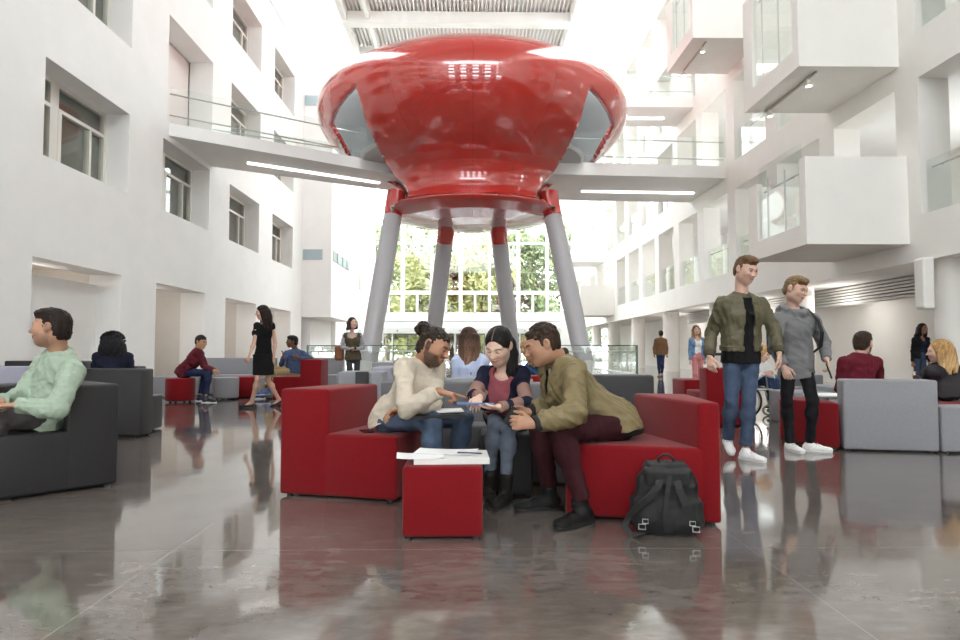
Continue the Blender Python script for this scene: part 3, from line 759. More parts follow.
# ================================================================== SOLID SHAPES FROM DISTANCE FIELDS (people, clothes, bags)
nrm_ = lambda v: np.asarray(v, float)/max(1e-9, np.linalg.norm(v))
V3 = lambda *a: np.array(a, float)
def _smin(a, b, k):
    h = np.clip(.5+.5*(b-a)/k, 0, 1)
    return b*(1-h)+a*h-k*h*(1-h)
class Prim:
    def __init__(s, f, lo, hi, op='u', k=.02, cuts=()):
        s.f, s.lo, s.hi, s.op, s.k, s.cuts = f, np.array(lo, float), np.array(hi, float), op, k, cuts
def cap(a, b, ra, rb=None, **kw):
    rb = ra if rb is None else rb
    a = np.asarray(a, float); b = np.asarray(b, float); ba = b-a; l2 = max(1e-9, ba@ba)
    def f(X, Y, Z):
        x, y, z = X-a[0], Y-a[1], Z-a[2]
        t = np.clip((x*ba[0]+y*ba[1]+z*ba[2])/l2, 0, 1)
        return np.sqrt((x-t*ba[0])**2+(y-t*ba[1])**2+(z-t*ba[2])**2)-(ra+(rb-ra)*t)
    r = max(ra, rb)
    return Prim(f, np.minimum(a, b)-r, np.maximum(a, b)+r, **kw)
def ell(c, rad, R=None, **kw):
    """ellipsoid; R rows are its axes"""
    c = np.asarray(c, float); rad = np.asarray(rad, float); R = np.eye(3) if R is None else np.asarray(R, float)
    def f(X, Y, Z):
        x, y, z = X-c[0], Y-c[1], Z-c[2]
        q = [(R[i, 0]*x+R[i, 1]*y+R[i, 2]*z)/rad[i] for i in range(3)]
        k0 = np.sqrt(q[0]**2+q[1]**2+q[2]**2); k1 = np.sqrt((q[0]/rad[0])**2+(q[1]/rad[1])**2+(q[2]/rad[2])**2)
        return k0*(k0-1)/np.maximum(k1, 1e-6)
    e = np.sqrt(((R.T*rad)**2).sum(1))
    return Prim(f, c-e, c+e, **kw)
def rbox(c, half, R=None, r=.01, **kw):
    c = np.asarray(c, float); half = np.asarray(half, float)-r; R = np.eye(3) if R is None else np.asarray(R, float)
    def f(X, Y, Z):
        x, y, z = X-c[0], Y-c[1], Z-c[2]
        q = [np.abs(R[i, 0]*x+R[i, 1]*y+R[i, 2]*z)-half[i] for i in range(3)]
        return np.sqrt(sum(np.maximum(w, 0)**2 for w in q))+np.minimum(np.maximum(np.maximum(q[0], q[1]), q[2]), 0)-r
    e = (np.abs(R.T)*(half+r)).sum(1)
    return Prim(f, c-e, c+e, **kw)
def flat(a, b, lat, wa, da, wb, db, end=None, **kw):
    """stretched capsule with an elliptic section: half width w along lat, half depth d across"""
    a = np.asarray(a, float); b = np.asarray(b, float); ba = b-a; L = max(1e-6, np.linalg.norm(ba)); ax = ba/L
    lat = np.asarray(lat, float); lat = nrm_(lat-ax*(lat@ax)); dep = np.cross(ax, lat)
    def f(X, Y, Z):
        x, y, z = X-a[0], Y-a[1], Z-a[2]
        s = x*ax[0]+y*ax[1]+z*ax[2]; t = np.clip(s/L, 0, 1)
        w = wa+(wb-wa)*t; d = da+(db-da)*t; e = (s-t*L)/(np.minimum(w, d) if end is None else end)
        l = (x*lat[0]+y*lat[1]+z*lat[2])/w; m_ = (x*dep[0]+y*dep[1]+z*dep[2])/d
        k0 = np.sqrt(l*l+m_*m_+e*e); k1 = np.sqrt((l/w)**2+(m_/d)**2+(e/np.minimum(w, d))**2)
        return k0*(k0-1)/np.maximum(k1, 1e-6)
    r = max(wa, wb, da, db)
    return Prim(f, np.minimum(a, b)-r, np.maximum(a, b)+r, **kw)
def field(prims, h):
    us = [p for p in prims if p.op == 'u']
    lo = np.min([p.lo for p in us], 0)-3*h-.012; hi = np.max([p.hi for p in us], 0)+3*h+.012
    n = np.ceil((hi-lo)/h).astype(int)+1
    ax = [(lo[i]+h*np.arange(n[i])).astype(np.float32) for i in range(3)]
    d = np.full(n, .3, np.float32)
    for p in prims:
        m_ = p.k+3*h+.01
        i0 = np.clip(np.floor((p.lo-m_-lo)/h).astype(int), 0, n); i1 = np.clip(np.ceil((p.hi+m_-lo)/h).astype(int)+1, 0, n)
        if np.any(i1 <= i0): continue
        sl = tuple(slice(a, b) for a, b in zip(i0, i1))
        X = ax[0][sl[0]][:, None, None]; Y = ax[1][sl[1]][None, :, None]; Z = ax[2][sl[2]][None, None, :]
        e = p.f(X, Y, Z).astype(np.float32)
        for (q, nn) in p.cuts:
            e = np.maximum(e, (X-q[0])*nn[0]+(Y-q[1])*nn[1]+(Z-q[2])*nn[2])
        if p.op == 'u': d[sl] = _smin(d[sl], e, p.k)
        elif p.op == 's': d[sl] = -_smin(-d[sl], e, p.k)
        elif p.op == 'i':
            old = d[sl].copy(); d[:] = np.maximum(d, .05); d[sl] = np.maximum(old, e)
    return d, lo
def surfnet(d, lo, h):
    s = d < 0
    c = s[:-1, :-1, :-1].astype(np.int8)
    for a, b, e in ((1,0,0),(0,1,0),(0,0,1),(1,1,0),(1,0,1),(0,1,1),(1,1,1)):
        c = c + s[a:s.shape[0]-1+a, b:s.shape[1]-1+b, e:s.shape[2]-1+e]
    I = np.argwhere((c > 0) & (c < 8))
    vid = np.full(c.shape, -1, np.int32); vid[tuple(I.T)] = np.arange(len(I))
    acc = np.zeros((len(I), 3)); cnt = np.zeros(len(I))
    for axis in range(3):
        o1, o2 = [k for k in range(3) if k != axis]
        for u in (0, 1):
            for v in (0, 1):
                off = np.zeros(3, int); off[o1] = u; off[o2] = v
                A = I+off; B = A.copy(); B[:, axis] += 1
                da = d[tuple(A.T)]; db = d[tuple(B.T)]
                m_ = (da < 0) != (db < 0)
                t = np.where(m_, da/np.where(m_, da-db, 1), 0)
                P = off[None, :]+np.zeros((len(I), 3)); P[:, axis] = t
                acc[m_] += P[m_]; cnt[m_] += 1
    verts = lo+h*(I+acc/np.maximum(cnt, 1)[:, None])
    quads = []
    for axis in range(3):
        o1, o2 = [(1, 2), (2, 0), (0, 1)][axis]
        sl0 = [slice(1, -1)]*3; sl1 = [slice(1, -1)]*3
        sl0[axis] = slice(0, -1); sl1[axis] = slice(1, None)
        a, b = s[tuple(sl0)], s[tuple(sl1)]
        E = np.argwhere(a != b)
        if not len(E): continue
        flip = b[tuple(E.T)]
        off = np.ones(3, int); off[axis] = 0
        E = E+off
        q = []
        for du, dv in ((-1, -1), (0, -1), (0, 0), (-1, 0)):
            K = E.copy(); K[:, o1] += du; K[:, o2] += dv; q.append(vid[tuple(K.T)])
        q = np.stack(q, 1); q[flip] = q[flip][:, ::-1]
        quads.append(q[(q >= 0).all(1)])
    return verts, np.concatenate(quads)
def rough_noise(P, freq, seed=0, ridged=False):
    r = np.random.RandomState(seed); out = np.zeros(len(P))
    for k in range(5):
        w = nrm_(r.normal(size=3))*freq*r.uniform(.7, 1.5); w2 = nrm_(r.normal(size=3))*freq*.6
        v = np.sin(P@w+1.7*np.sin(P@w2+r.uniform(0, 6))+r.uniform(0, 6))
        out += (1-2*np.abs(v)) if ridged else v
    return out/2.5
def solid(name, prims, h, m, parent, base, color=None, folds=None, relax=1):
    d, lo = field(prims, h)
    v, q = surfnet(d, lo, h)
    for _ in range(relax):
        acc = np.zeros_like(v); cn = np.zeros(len(v))
        for a, b in ((0, 1), (1, 2), (2, 3), (3, 0)):
            for s_, t_ in ((a, b), (b, a)):
                for c in range(3): acc[:, c] += np.bincount(q[:, s_], v[q[:, t_], c], len(v))
                cn += np.bincount(q[:, s_], minlength=len(v))
        v = v*.5+.5*acc/np.maximum(cn, 1)[:, None]
    if folds:
        n = np.zeros_like(v); fn = np.cross(v[q[:, 2]]-v[q[:, 0]], v[q[:, 3]]-v[q[:, 1]])
        for k in range(4):
            for c in range(3): n[:, c] += np.bincount(q[:, k], fn[:, c], len(v))
        n /= np.maximum(np.linalg.norm(n, axis=1), 1e-9)[:, None]
        for fo in folds:
            amp, fr, seed, rid = fo[:4]; w = v
            if len(fo) > 4: e_ = nrm_(fo[4]); w = v-.78*(v@e_)[:, None]*e_            # folds run along this direction
            v = v+n*(amp*rough_noise(w, fr, seed, rid))[:, None]
    me = bpy.data.meshes.new(name)
    base = np.asarray(base, float)
    w = (v-base).astype(np.float32)
    me.vertices.add(len(w)); me.vertices.foreach_set('co', w.ravel())
    me.loops.add(q.size); me.loops.foreach_set('vertex_index', q.astype(np.int32).ravel())
    me.polygons.add(len(q)); me.polygons.foreach_set('loop_start', np.arange(0, q.size, 4, dtype=np.int32))
    try: me.polygons.foreach_set('loop_total', np.full(len(q), 4, np.int32))
    except Exception: pass
    me.update(calc_edges=True); me.validate()
    if color is not None:
        C = color(v) if callable(color) else np.tile(np.asarray(color, float), (len(v), 1))
        ca = me.color_attributes.new('Col', 'FLOAT_COLOR', 'POINT')
        ca.data.foreach_set('color', np.concatenate([C, np.ones((len(C), 1))], 1).astype(np.float32).ravel())
    return link(name, me, m, parent, True)

# ------------------------------------------------------------------ people
SKIN = vmat('skin', .5, .05, 300, .35, .08, .05, 40)
HAIRM = vmat('hair', .5, .6, 160, .16, 0, .35, 120)
CLOTH = vmat('cloth', .85, .25, 420, .15, 0, .06, 30)
DENIM = vmat('denim', .85, .3, 380, .15, 0, .22, 14)
KNIT = vmat('knit', .9, .6, 230, .1, 0, .12, 240)
SHINY = vmat('satin_cloth', .5, .15, 260, .4, 0, .08, 20)
LEATHER = vmat('leather', .5, .15, 200, .22, 0, .1, 60)

def head_frame(J):
    f = nrm_(J['face']); u = nrm_(J.get('up', J['head']-J['neck'])); f0 = f
    if 'up' not in J: u = nrm_(.75*u+.25*V3(0, 0, 1))
    u = nrm_(u-f*(u@f)); r = np.cross(f, u)
    return np.stack([r, f, u])
def hand(w, d, n, th, s, curl=.35, point=False, k=.008, spread=.0, wrist_r=.027):
    """palm + five fingers. w wrist, d pointing direction, n palm normal (fingers curl that way), th = thumb side vector"""
    d = nrm_(d); n = nrm_(n-d*(n@d)); t = nrm_(np.cross(n, d)); t = t if t@th > 0 else -t
    P = []
    pe = w+d*.088*s
    P.append(flat(w+d*.015*s, pe-d*.01*s, t, .027*s, .017*s, .038*s, .014*s, k=.012))
    for i, (o, L) in enumerate(((.030, .072), (.010, .080), (-.011, .075), (-.030, .058))):
        b = pe+t*o*s-d*.006*s; dd = nrm_(d+t*o*spread*20); nn = n
        c = curl+(.06*i)
        if point: c = .03 if i == 0 else 1.25
        a = 0.0; p = b
        for j, fr in enumerate((.45, .31, .24)):
            a += c*(1.0 if j else .8)
            v = dd*math.cos(a)+nn*math.sin(a); q = p+v*L*fr*s
            r0 = (.0092, .0082, .0073)[j]*s; r1 = (.0082, .0073, .0062)[j]*s
            P.append(cap(p, q, r0, r1, k=k if j == 0 else .004)); p = q
    b = w+d*.03*s+t*.026*s; v = nrm_(d*.75+t*.65+n*.25); q = b+v*.04*s
    P.append(cap(b, q, .0135*s, .0105*s, k=.010)); v2 = nrm_(d*.95+t*.15+n*.35); q2 = q+v2*.032*s
    P.append(cap(q, q2, .0105*s, .0085*s, k=.004)); q3 = q2+nrm_(v2+n*.2)*.024*s; P.append(cap(q2, q3, .0088*s, .007*s, k=.004))
    return P
def head_prims(J, hs, fem=False):
    R = head_frame(J); c = J['head']
    W = lambda x, y, z: c+hs*(x*R[0]+y*R[1]+z*R[2])
    E = lambda p, rad, **kw: ell(W(*p), np.array(rad)*hs, R, **kw)
    jw = .9 if fem else 1.0
    k = .03*hs/.23
    P = [E((0, -.07, .12), (.325, .42, .375), k=k), E((0, .10, -.10), (.250*jw, .30, .37), k=k*1.5), E((0, .26, -.385), (.105*jw, .10, .10), k=k*1.6)]
    for s in (-1, 1):
        P += [E((s*.168*jw, .07, -.27), (.088, .15, .11), k=k*1.5), E((s*.165, .27, -.06), (.115, .12, .10), k=k),
              cap(W(s*.05, .385, .115), W(s*.19, .33, .115), .045*hs, .04*hs, k=.012)]
    for s in (-1, 1): P.append(E((s*.135, .42, .035), (.075, .06, .045), op='s', k=.012))
    P += [cap(W(0, .385, .07), W(0, .47, -.085), .034*hs, .048*hs, k=.010), E((0, .50, -.10), (.05, .045, .042), k=.006),
          E((-.055, .43, -.115), (.04, .05, .035), k=.006), E((.055, .43, -.115), (.04, .05, .035), k=.006)]
    for s in (-1, 1): P.append(E((s*.135, .345, .035), (.062, .055, .05), k=.003))
    P += [cap(W(-.085, .365, -.215), W(.085, .365, -.215), .026*hs, k=.006), cap(W(-.07, .36, -.265), W(.07, .36, -.265), .030*hs, k=.006), E((0, .42, -.215), (.06, .035, .028), k=.006), E((0, .415, -.268), (.065, .035, .032), k=.005)]
    for s in (-1, 1):
        P += [E((s*.325, -.04, .0), (.035, .085, .135), k=.008), E((s*.355, -.06, .02), (.03, .07, .11), k=.006), E((s*.37, -.01, .01), (.03, .035, .07), op='s', k=.008)]
    return P
def face_color(J, hs, skin, hairc, beard=0.0, closed=False, fem=False):
    R = head_frame(J); c = J['head']; skin = np.array(skin); hairc = np.array(hairc)
    def f(v):
        L = ((v-c)@R.T)/hs; x, y, z = L[:, 0], L[:, 1], L[:, 2]; ax = np.abs(x)
        C = np.tile(skin, (len(v), 1))
        def blend(mask, col, a):
            w = (np.clip(mask, 0, 1)*a)[:, None]; C[:] = C*(1-w)+np.array(col)*w
        near = (np.abs(z) < .6) & (y > -.3) & (ax < .45)
        g = lambda q, w: np.exp(-(q/w)**2)
        blend(near*g(ax-.17, .08)*g(z+.08, .09)*(y > .15), skin*[1.08, .84, .82], .3)
        if beard:
            b = near*(y > -.02)*np.clip((-.13-z-.95*np.maximum(0, .22-ax))/.07, 0, 1)*(z > -.52)
            b = np.maximum(b, near*(y > .2)*g(z+.165, .03)*(ax < .14)); b = np.maximum(b, near*(y > -.06)*(y < .06)*(z < .1)*(z > -.3)*(ax > .22))
            blend(b, hairc*1.2, beard)
        blend(near*(y > .25)*np.clip((.125-ax)/.03, 0, 1)*g(z+.24, .038), (skin*[.85, .52, .52]) if not fem else skin*[.85, .42, .42], .85)
        blend(near*(y > .25)*np.clip((.1-ax)/.03, 0, 1)*g(z+.24, .009), skin*.25, .8)
        bz = .125-.6*(ax-.14)**2
        blend(near*(y > .15)*np.clip((ax-.05)/.03, 0, 1)*np.clip((.23-ax)/.03, 0, 1)*g(z-bz, .026 if not fem else .018), hairc*.8, .95)
        e = ((ax-.135)/.066)**2+((z-.035)/.030)**2
        if closed:
            blend(near*(y > .2)*np.clip(.085-ax+.115, 0, .06)/.06*(ax > .06)*g(z-(.008+2.5*(ax-.135)**2), .014), (.02, .015, .012), .9)
        else:
            blend(near*(y > .2)*np.clip((1.0-e)/.3, 0, 1), (.42, .38, .36), .8)  # eye whites darkened to carry the shade of the sockets
            i_ = ((ax-.135)/.031)**2+((z-.035)/.031)**2
            blend(near*(y > .2)*np.clip((1-i_)/.3, 0, 1)*(e < 1.1), (.03, .018, .012), 1)
            blend(near*(y > .2)*(np.abs(ax-.135) < .08)*g(z-(.066-4*(ax-.135)**2), .010), (.02, .015, .012), .85)
        blend(near*(y > .38)*g(ax-.045, .018)*g(z+.142, .012), skin*.3, .7)
        return np.clip(C, 0, 1)
    return f
def hair_prims(J, hs, style, length=.5, seed=1):
    R = head_frame(J); c = J['head']
    W = lambda x, y, z: c+hs*(x*R[0]+y*R[1]+z*R[2])
    E = lambda p, rad, **kw: ell(W(*p), np.array(rad)*hs, R, **kw)
    B = lambda p, half, r=.05, **kw: rbox(W(*p), np.array(half)*hs, R, r*hs, **kw)
    rd = random.Random(seed); P = []
    face_cut = [B((0, .62, -.24), (.5, .50, .47), .10, op='s', k=.012)]            # opens the face below the hairline
    side_cut = [B((s*.40, .12, -.44), (.25, .24, .40), .05, op='s', k=.01) for s in (-1, 1)]+[E((s*.385, -.05, .01), (.09, .095, .15), op='s', k=.006) for s in (-1, 1)]
    nape = [B((0, -.2, -.86), (.6, .9, .5), .05, op='s', k=.015)]
    low = [E((0, -.27, -.10), (.285, .235, .34), k=.015)]+[E((s*.25, -.10, .02), (.095, .24, .26), k=.015) for s in (-1, 1)]
    Up = V3(0, 0, 1); dn = lambda p, l: p-Up*l
    if style == 'short':
        P = [E((0, -.07, .135), (.355, .455, .405), k=.02), E((0, .17, .40), (.25, .22, .11), k=.03)]
        P += low+face_cut+side_cut+nape
    elif style == 'quiff':
        P = [E((0, -.07, .125), (.345, .445, .39), k=.02), E((.02, .12, .43), (.25, .26, .12), k=.03), E((.03, .27, .40), (.20, .11, .09), k=.03)]
        P += low+face_cut+side_cut+nape
    elif style == 'curlytop':
        P = [E((0, -.07, .125), (.345, .445, .39), k=.02), E((0, -.25, -.06), (.265, .22, .26), k=.015)]+low[1:]+face_cut+side_cut+nape
        for i in range(70):
            a, b = rd.uniform(-math.pi, math.pi), rd.uniform(.25, 1.5)
            x, y, z = .34*math.sin(a)*math.cos(b), -.05+.45*math.cos(a)*math.cos(b), .12+.41*math.sin(b)
            if y > .25 and z < .36: continue
            P.append(E((x, y, z), (.055, .055, .05), k=.006))
    elif style == 'bun':
        P = [E((0, -.07, .13), (.345, .445, .395), k=.02)]+low+face_cut+side_cut+nape
        bc = (0, -.56, .27)
        for i in range(46):
            v = nrm_([rd.gauss(0, 1) for _ in range(3)]); q = np.array(bc)+v*[.19, .19, .18]
            P.append(E(q, (.06, .06, .055), k=.008))
        P.append(E(bc, (.18, .19, .17), k=.02))
    elif style in ('long', 'longwavy', 'longcurly', 'ponytail'):
        P = [E((0, -.07, .135), (.36, .46, .40), k=.02)]+[E((0, .47, -.17), (.305, .52, .50), op='s', k=.010), B((0, .60, -.62), (.6, .55, .42), .1, op='s', k=.02)]
        if style == 'ponytail':
            P += nape
            a = W(-.16, -.34, -.10); b = W(-.25, -.22, -.36); c2 = dn(W(-.32, -.06, -.5), length*.25); e = dn(c2, length*.22)
            P += [cap(a, b, .045, .043, k=.02), cap(b, c2, .043, .040, k=.02), cap(c2, e, .038, .016, k=.02)]
            P += [cap(W(0, -.2, -.1), a, .05, .045, k=.02)]
        else:
            N_ = 30 if style != 'longcurly' else 44
            for i in range(N_):
                t = -1+2*i/(N_-1); a = t*math.radians(118)
                top = W(.33*math.sin(a), -.06-.42*math.cos(a), .05)
                mid = W(.37*math.sin(a), -.10-.43*math.cos(a), -.42)
                out = (mid-c)*V3(1, 1, 0); out = nrm_(out)
                l = length*rd.uniform(.82, 1.05)*(1 if abs(t) < .8 else .8)
                end = dn(mid, l)+out*rd.uniform(-.02, .02)-nrm_(R[1]*V3(1, 1, 0)+1e-6)*.02
                if style == 'longcurly':
                    n = 18; pts = []; vol = 1.75
                    top = c+(top-c)*1.22; mid = c+(mid-c)*V3(vol, vol, 1); end = V3(*(mid[:2]+(end-mid)[:2]), end[2])
                    for j in range(n+1):
                        s_ = j/n; p = (1-s_)**2*top+2*s_*(1-s_)*mid+s_*s_*end
                        ph = s_*(l+.25)*62+i*1.9
                        pts.append(p+.016*(R[0]*math.cos(ph)+out*math.sin(ph)))
                    P += [cap(p, q, .017, .016, k=.004) for p, q in zip(pts, pts[1:])]
                else:
                    wv = .018*math.sin(i*2.1) if style == 'longwavy' else .006*math.sin(i*2.1)
                    m2 = (mid+end)/2+R[0]*wv+out*wv
                    P += [cap(top, mid, .026, .024, k=.012), cap(mid, m2, .024, .020, k=.010), cap(m2, end, .020, .008, k=.010)]
            if style == 'longcurly':
                for i in range(190):
                    a, b = rd.uniform(-math.pi, math.pi), rd.uniform(-.5, 1.5)
                    x, y, z = .56*math.sin(a)*math.cos(b), -.13+.54*math.cos(a)*math.cos(b), .10+.49*math.sin(b)
                    if y > .10 and z < .44: continue
                    P.append(E((x, y, z), (.075, .075, .06), k=.003))
    return P

def person(label, J, S, base=None, h=.006, group=None):
    """J: joints in metres (pel, neck, head, s1/e1/w1, s2/e2/w2, k1/a1, k2/a2 ...), S: build, clothes and colours"""
    hs = S.get('hs', .232); s = S.get('scale', 1.0); fem = S.get('fem', False)
    J = {k: np.asarray(v, float) if not isinstance(v, (str, float, int)) else v for k, v in J.items()}
    pel, neck = J['pel'], J['neck']
    base = V3(pel[0], pel[1], 0) if base is None else np.asarray(base, float)
    root = empty('person', tuple(base), 0, label, 'person', group)
    lat = nrm_(J['s2']-J['s1']); spine = neck-pel
    front = np.asarray(J['front'], float)
    hl = J.get('hip', None)
    if hl is None: hl = nrm_(lat*V3(1, 1, .2))
    hipw = S.get('hipw', .085)*s
    h1, h2 = pel-hl*hipw, pel+hl*hipw
    if (h1-J['k1'])@(h1-J['k1']) > (h2-J['k1'])@(h2-J['k1']) and (h2-J['k2'])@(h2-J['k2']) > (h1-J['k2'])@(h1-J['k2']): h1, h2 = h2, h1
    bend = J.get('arch', 0.0)
    sp = nrm_(spine); fr = nrm_(front-sp*(front@sp))
    waist = pel+spine*.34-fr*bend*.6; chest = pel+spine*.70-fr*bend
    c = S.get('bulk', 1.0)*s
    def torso(o=0.0, k=.05, lowcut=None):
        P = [flat(pel+sp*.01, waist, hl, .158*c*(1.05 if fem else 1)+o, .112*c+o, (.130 if fem else .150)*c+o, .100*c+o, k=k),
             flat(waist, chest, lat, (.130 if fem else .150)*c+o, .100*c+o, (.150 if fem else .172)*c+o, .118*c+o, k=k),
             flat(chest, chest+(neck-chest)*.6, lat, (.150 if fem else .172)*c+o, .116*c+o, (.120 if fem else .135)*c+o, .085*c+o, k=k)]
        for i in ('1', '2'):
            sh = J['s'+i]
            P += [cap(sh*.94+chest*.06, neck+(sh-neck)*.25-sp*.045, .052*s+o, .05*s+o, k=k)]
        if fem:
            for sg in (-1, 1): P.append(ell(chest-sp*.02+fr*.085*c+lat*sg*.07, (.062+o, .06+o, .062+o), None, k=.04))
        return P
    # --- body, one continuous skin surface
    P = torso(-.030)
    P += [cap(neck-sp*.05, J['head']-(head_frame(J)[2]*.16+head_frame(J)[1]*.17)*hs, .058*s*(.84 if fem else 1), .052*s*(.84 if fem else 1), k=.014)]
    P += head_prims(J, hs, fem)
    am = S.get('arm', 1.0)*(.85 if fem else 1)
    for i in ('1', '2'):
        sh, e, w = J['s'+i], J['e'+i], J['w'+i]
        P += [cap(sh, e, .046*s*am, .037*s*am, k=.02), cap(e, w, .037*s*am, .0255*s*am, k=.012), ell(e+(w-e)*.25, (.040*s*am,)*3, k=.03)]
        hd = J.get('hd'+i, None); hd = nrm_(w-e) if hd is None else hd
        hn = J.get('hn'+i, None); hn = nrm_(np.cross(hd, V3(0, 0, 1))+1e-4) if hn is None else hn
        ht = J.get('ht'+i, None); ht = fr if ht is None else ht
        P += hand(w, hd, hn, ht, s*(.92 if fem else 1.02), J.get('curl'+i, .35), J.get('point'+i, 0) == 1)
    lm = S.get('leg', 1.0)*(.78 if S.get('trousers') else 1.0)
    for i, hp in (('1', h1), ('2', h2)):
        k_, a_ = J['k'+i], J['a'+i]
        P += [cap(hp, k_, .070*s*lm, .050*s*lm, k=.03), cap(k_, a_, .049*s*lm, .036*s*lm, k=.015), ell(k_+(a_-k_)*.28-nrm_(np.cross(np.cross(a_-k_, J['t'+i]-a_), a_-k_))*.012, (.052*s*lm,)*3, k=.05)]
        if S['shoes'].get('low'): P += [cap(a_, a_+(J['t'+i]-a_)*.6-V3(0, 0, .015), .033*s, .025*s, k=.02)]
    beard = S.get('beard', 0)
    solid('body', P, h, SKIN, root, base, face_color(J, hs, S['skin'], S['hairc'], beard, S.get('closed', False), fem), relax=1)
    # --- hair
    hp_ = hair_prims(J, hs, S['hair'], S.get('hairlen', .4), S.get('seed', 1))
    hc = np.array(S['hairc']); hc2 = np.array(S.get('hairc2', hc))
    def hcol(v):
        t = np.clip((J['head'][2]+.02-v[:, 2])/max(.1, S.get('hairlen', .4)), 0, 1)[:, None]; nz_ = .5+.5*rough_noise(v*[1, 1, .15], 220, 3)[:, None]
        C = np.clip((hc*(1-t)+hc2*t)*(.75+.5*nz_), 0, 1)
        if S['hair'] == 'ponytail':                                             # the parting
            L = ((v-J['head'])@head_frame(J).T)/hs; k = (np.abs(L[:, 0]-.03) < .011) & (L[:, 1] > -.05) & (L[:, 2] > .2); C[k] = np.array(S['skin'])*.3
        return C
    hr = solid('hair', hp_, min(h, .0055) if S['hair'] != 'longcurly' else min(h, .0048), HAIRM, root, base, hcol, [(.0035, 130, 5, True)] if S['hair'] in ('short', 'quiff', 'bun') else ([(.0016, 190, 5, True, head_frame(J)[1]+head_frame(J)[2]*-.6)] if S['hair'] == 'ponytail' else None), relax=1)
    # --- trousers
    T = S.get('trousers')
    if T:
        rt = T.get('r', 1.0)*s
        Q = [flat(pel+sp*.0, pel+sp*T.get('rise', .10), hl, .162*c*(1.05 if fem else 1)+.006, .118*c+.006, .150*c+.004, .108*c+.004, k=.04)]
        for i, hp in (('1', h1), ('2', h2)):
            k_, a_ = J['k'+i], J['a'+i]; ax = nrm_(a_-k_); end = k_+(a_-k_)*T.get('len', .93)
            Q += [cap(hp+nrm_(k_-hp)*.0, k_, .090*rt, .064*rt, k=.016), cap(k_, a_, .063*rt, T.get('hem', .048)*s, k=.016, cuts=[(end, ax)]), ell(k_+(a_-k_)*.30-nrm_(np.cross(np.cross(a_-k_, J['t'+i]-a_), a_-k_))*.006, (.058*rt,)*3, k=.06)]
            Q.append(cap(end-ax*.012, end-ax*.004, T.get('hem', .048)*s+.005, k=.006, cuts=[(end, ax)]) if T.get('cuff') else cap(k_, k_+ax*.01, .06*rt, k=.02))
        if T.get('top'): Q.append(rbox(pel+sp*(T['top']+.5), (.5, .5, .5), np.stack([nrm_(np.cross(sp, hl)), nrm_(hl), sp]), .01, op='s', k=.004))
        solid('trousers', Q, h*1.15, T.get('mat', CLOTH), root, base, T['c'], [(T.get('fold', .0035), 26, 3, True), (.0016, 70, 8, False)])
    # --- tops
    for n_, t in enumerate(S.get('tops', [])):
        o = t.get('o', .008)
        Q = torso(o, .045)
        if t.get('belly'): Q.append(flat(pel+sp*.06, pel+sp*.28, hl, t['belly'], t['belly']*.78, t['belly'], t['belly']*.75, k=.04))
        cutd = nrm_(t['hemdir']) if 'hemdir' in t else sp
        lowp = pel+cutd*t['hemoff'] if 'hemdir' in t else pel+sp*t.get('hem', .02)
        if t.get('hem', .02) < -.03: Q.append(flat(pel-V3(0, 0, 1)*0+sp*t['hem'], pel+sp*.05, hl, .172*c+o, .125*c+o, .160*c+o, .115*c+o, k=.04))
        if t.get('skirt') is not None: Q.append(flat(np.asarray(t['skirt'], float), pel, hl, t.get('sw', .17), t.get('sd', .14), .172, .125, k=.04, cuts=[(np.asarray(t['skirt'], float), V3(0, 0, -1))], end=.01))
        if t.get('band'): Q += [flat(pel+sp*t['hem'], pel+sp*(t['hem']+.05), hl, .165*c+o+.004, .12*c+o+.004, .165*c+o+.006, .12*c+o+.006, k=.02, end=.01)]
        cx_ = nrm_(np.cross(cutd, hl)); Q.append(rbox(lowp-cutd*.5, (.6, .6, .5), np.stack([cx_, np.cross(cutd, cx_), cutd]), .01, op='s', k=.006) if t.get('skirt') is None else cap(pel, pel+sp*.02, .05, k=.01))
        if t.get('open'):
            cc = pel+sp*.35+fr*.20
            Q.append(flat(pel-sp*.08+fr*.16, neck+fr*.10, lat, t['open'], .13, t.get('open2', t['open']), .10, op='s', k=.01, end=.1))
        # neckline
        nr = t.get('nr', .066)
        if t.get('neck', 'crew') in ('crew', 'wide', 'scoop'):
            q0 = neck+fr*(.045 if t.get('neck') == 'scoop' else .02)-sp*(.07 if t.get('neck') == 'scoop' else .005)
            Q.append(cap(q0, neck+sp*.14+fr*.05, nr, nr*1.3, op='s', k=.008))
        elif t.get('neck') in ('collar', 'stand'):
            hf = head_frame(J)
            up = nrm_(J['head']-neck)
            Q.append(cap(neck-sp*.02, neck+up*.035, .072*s, .066*s, k=.015, cuts=[(neck+up*.045, up)]))
            Q.append(cap(neck-sp*.01+up*.0, neck+up*.2, .058*s, .058*s, op='s', k=.006))
            Q.append(cap(neck+fr*.085+sp*.06, neck+fr*.12-sp*(.10 if t['neck'] == 'collar' else .02), .035, .012, op='s', k=.01))
        elif t.get('neck') == 'hood':
            up = nrm_(J['head']-neck)
            for a in range(9):
                th_ = math.radians(-150+a*37.5); v0 = fr*math.cos(th_)+lat*math.sin(th_)
                th2 = math.radians(-150+(a+1)*37.5); v1 = fr*math.cos(th2)+lat*math.sin(th2)
                if a < 8: Q.append(cap(neck+v0*.092+up*(.012-.02*math.cos(th_)), neck+v1*.092+up*(.012-.02*math.cos(th2)), .036, .036, k=.02))
            Q.append(ell(neck-fr*.11-sp*.03, (.09, .09, .09), k=.04))
            Q.append(cap(neck+sp*.0, neck+up*.2, .066*s, .07*s, op='s', k=.01))
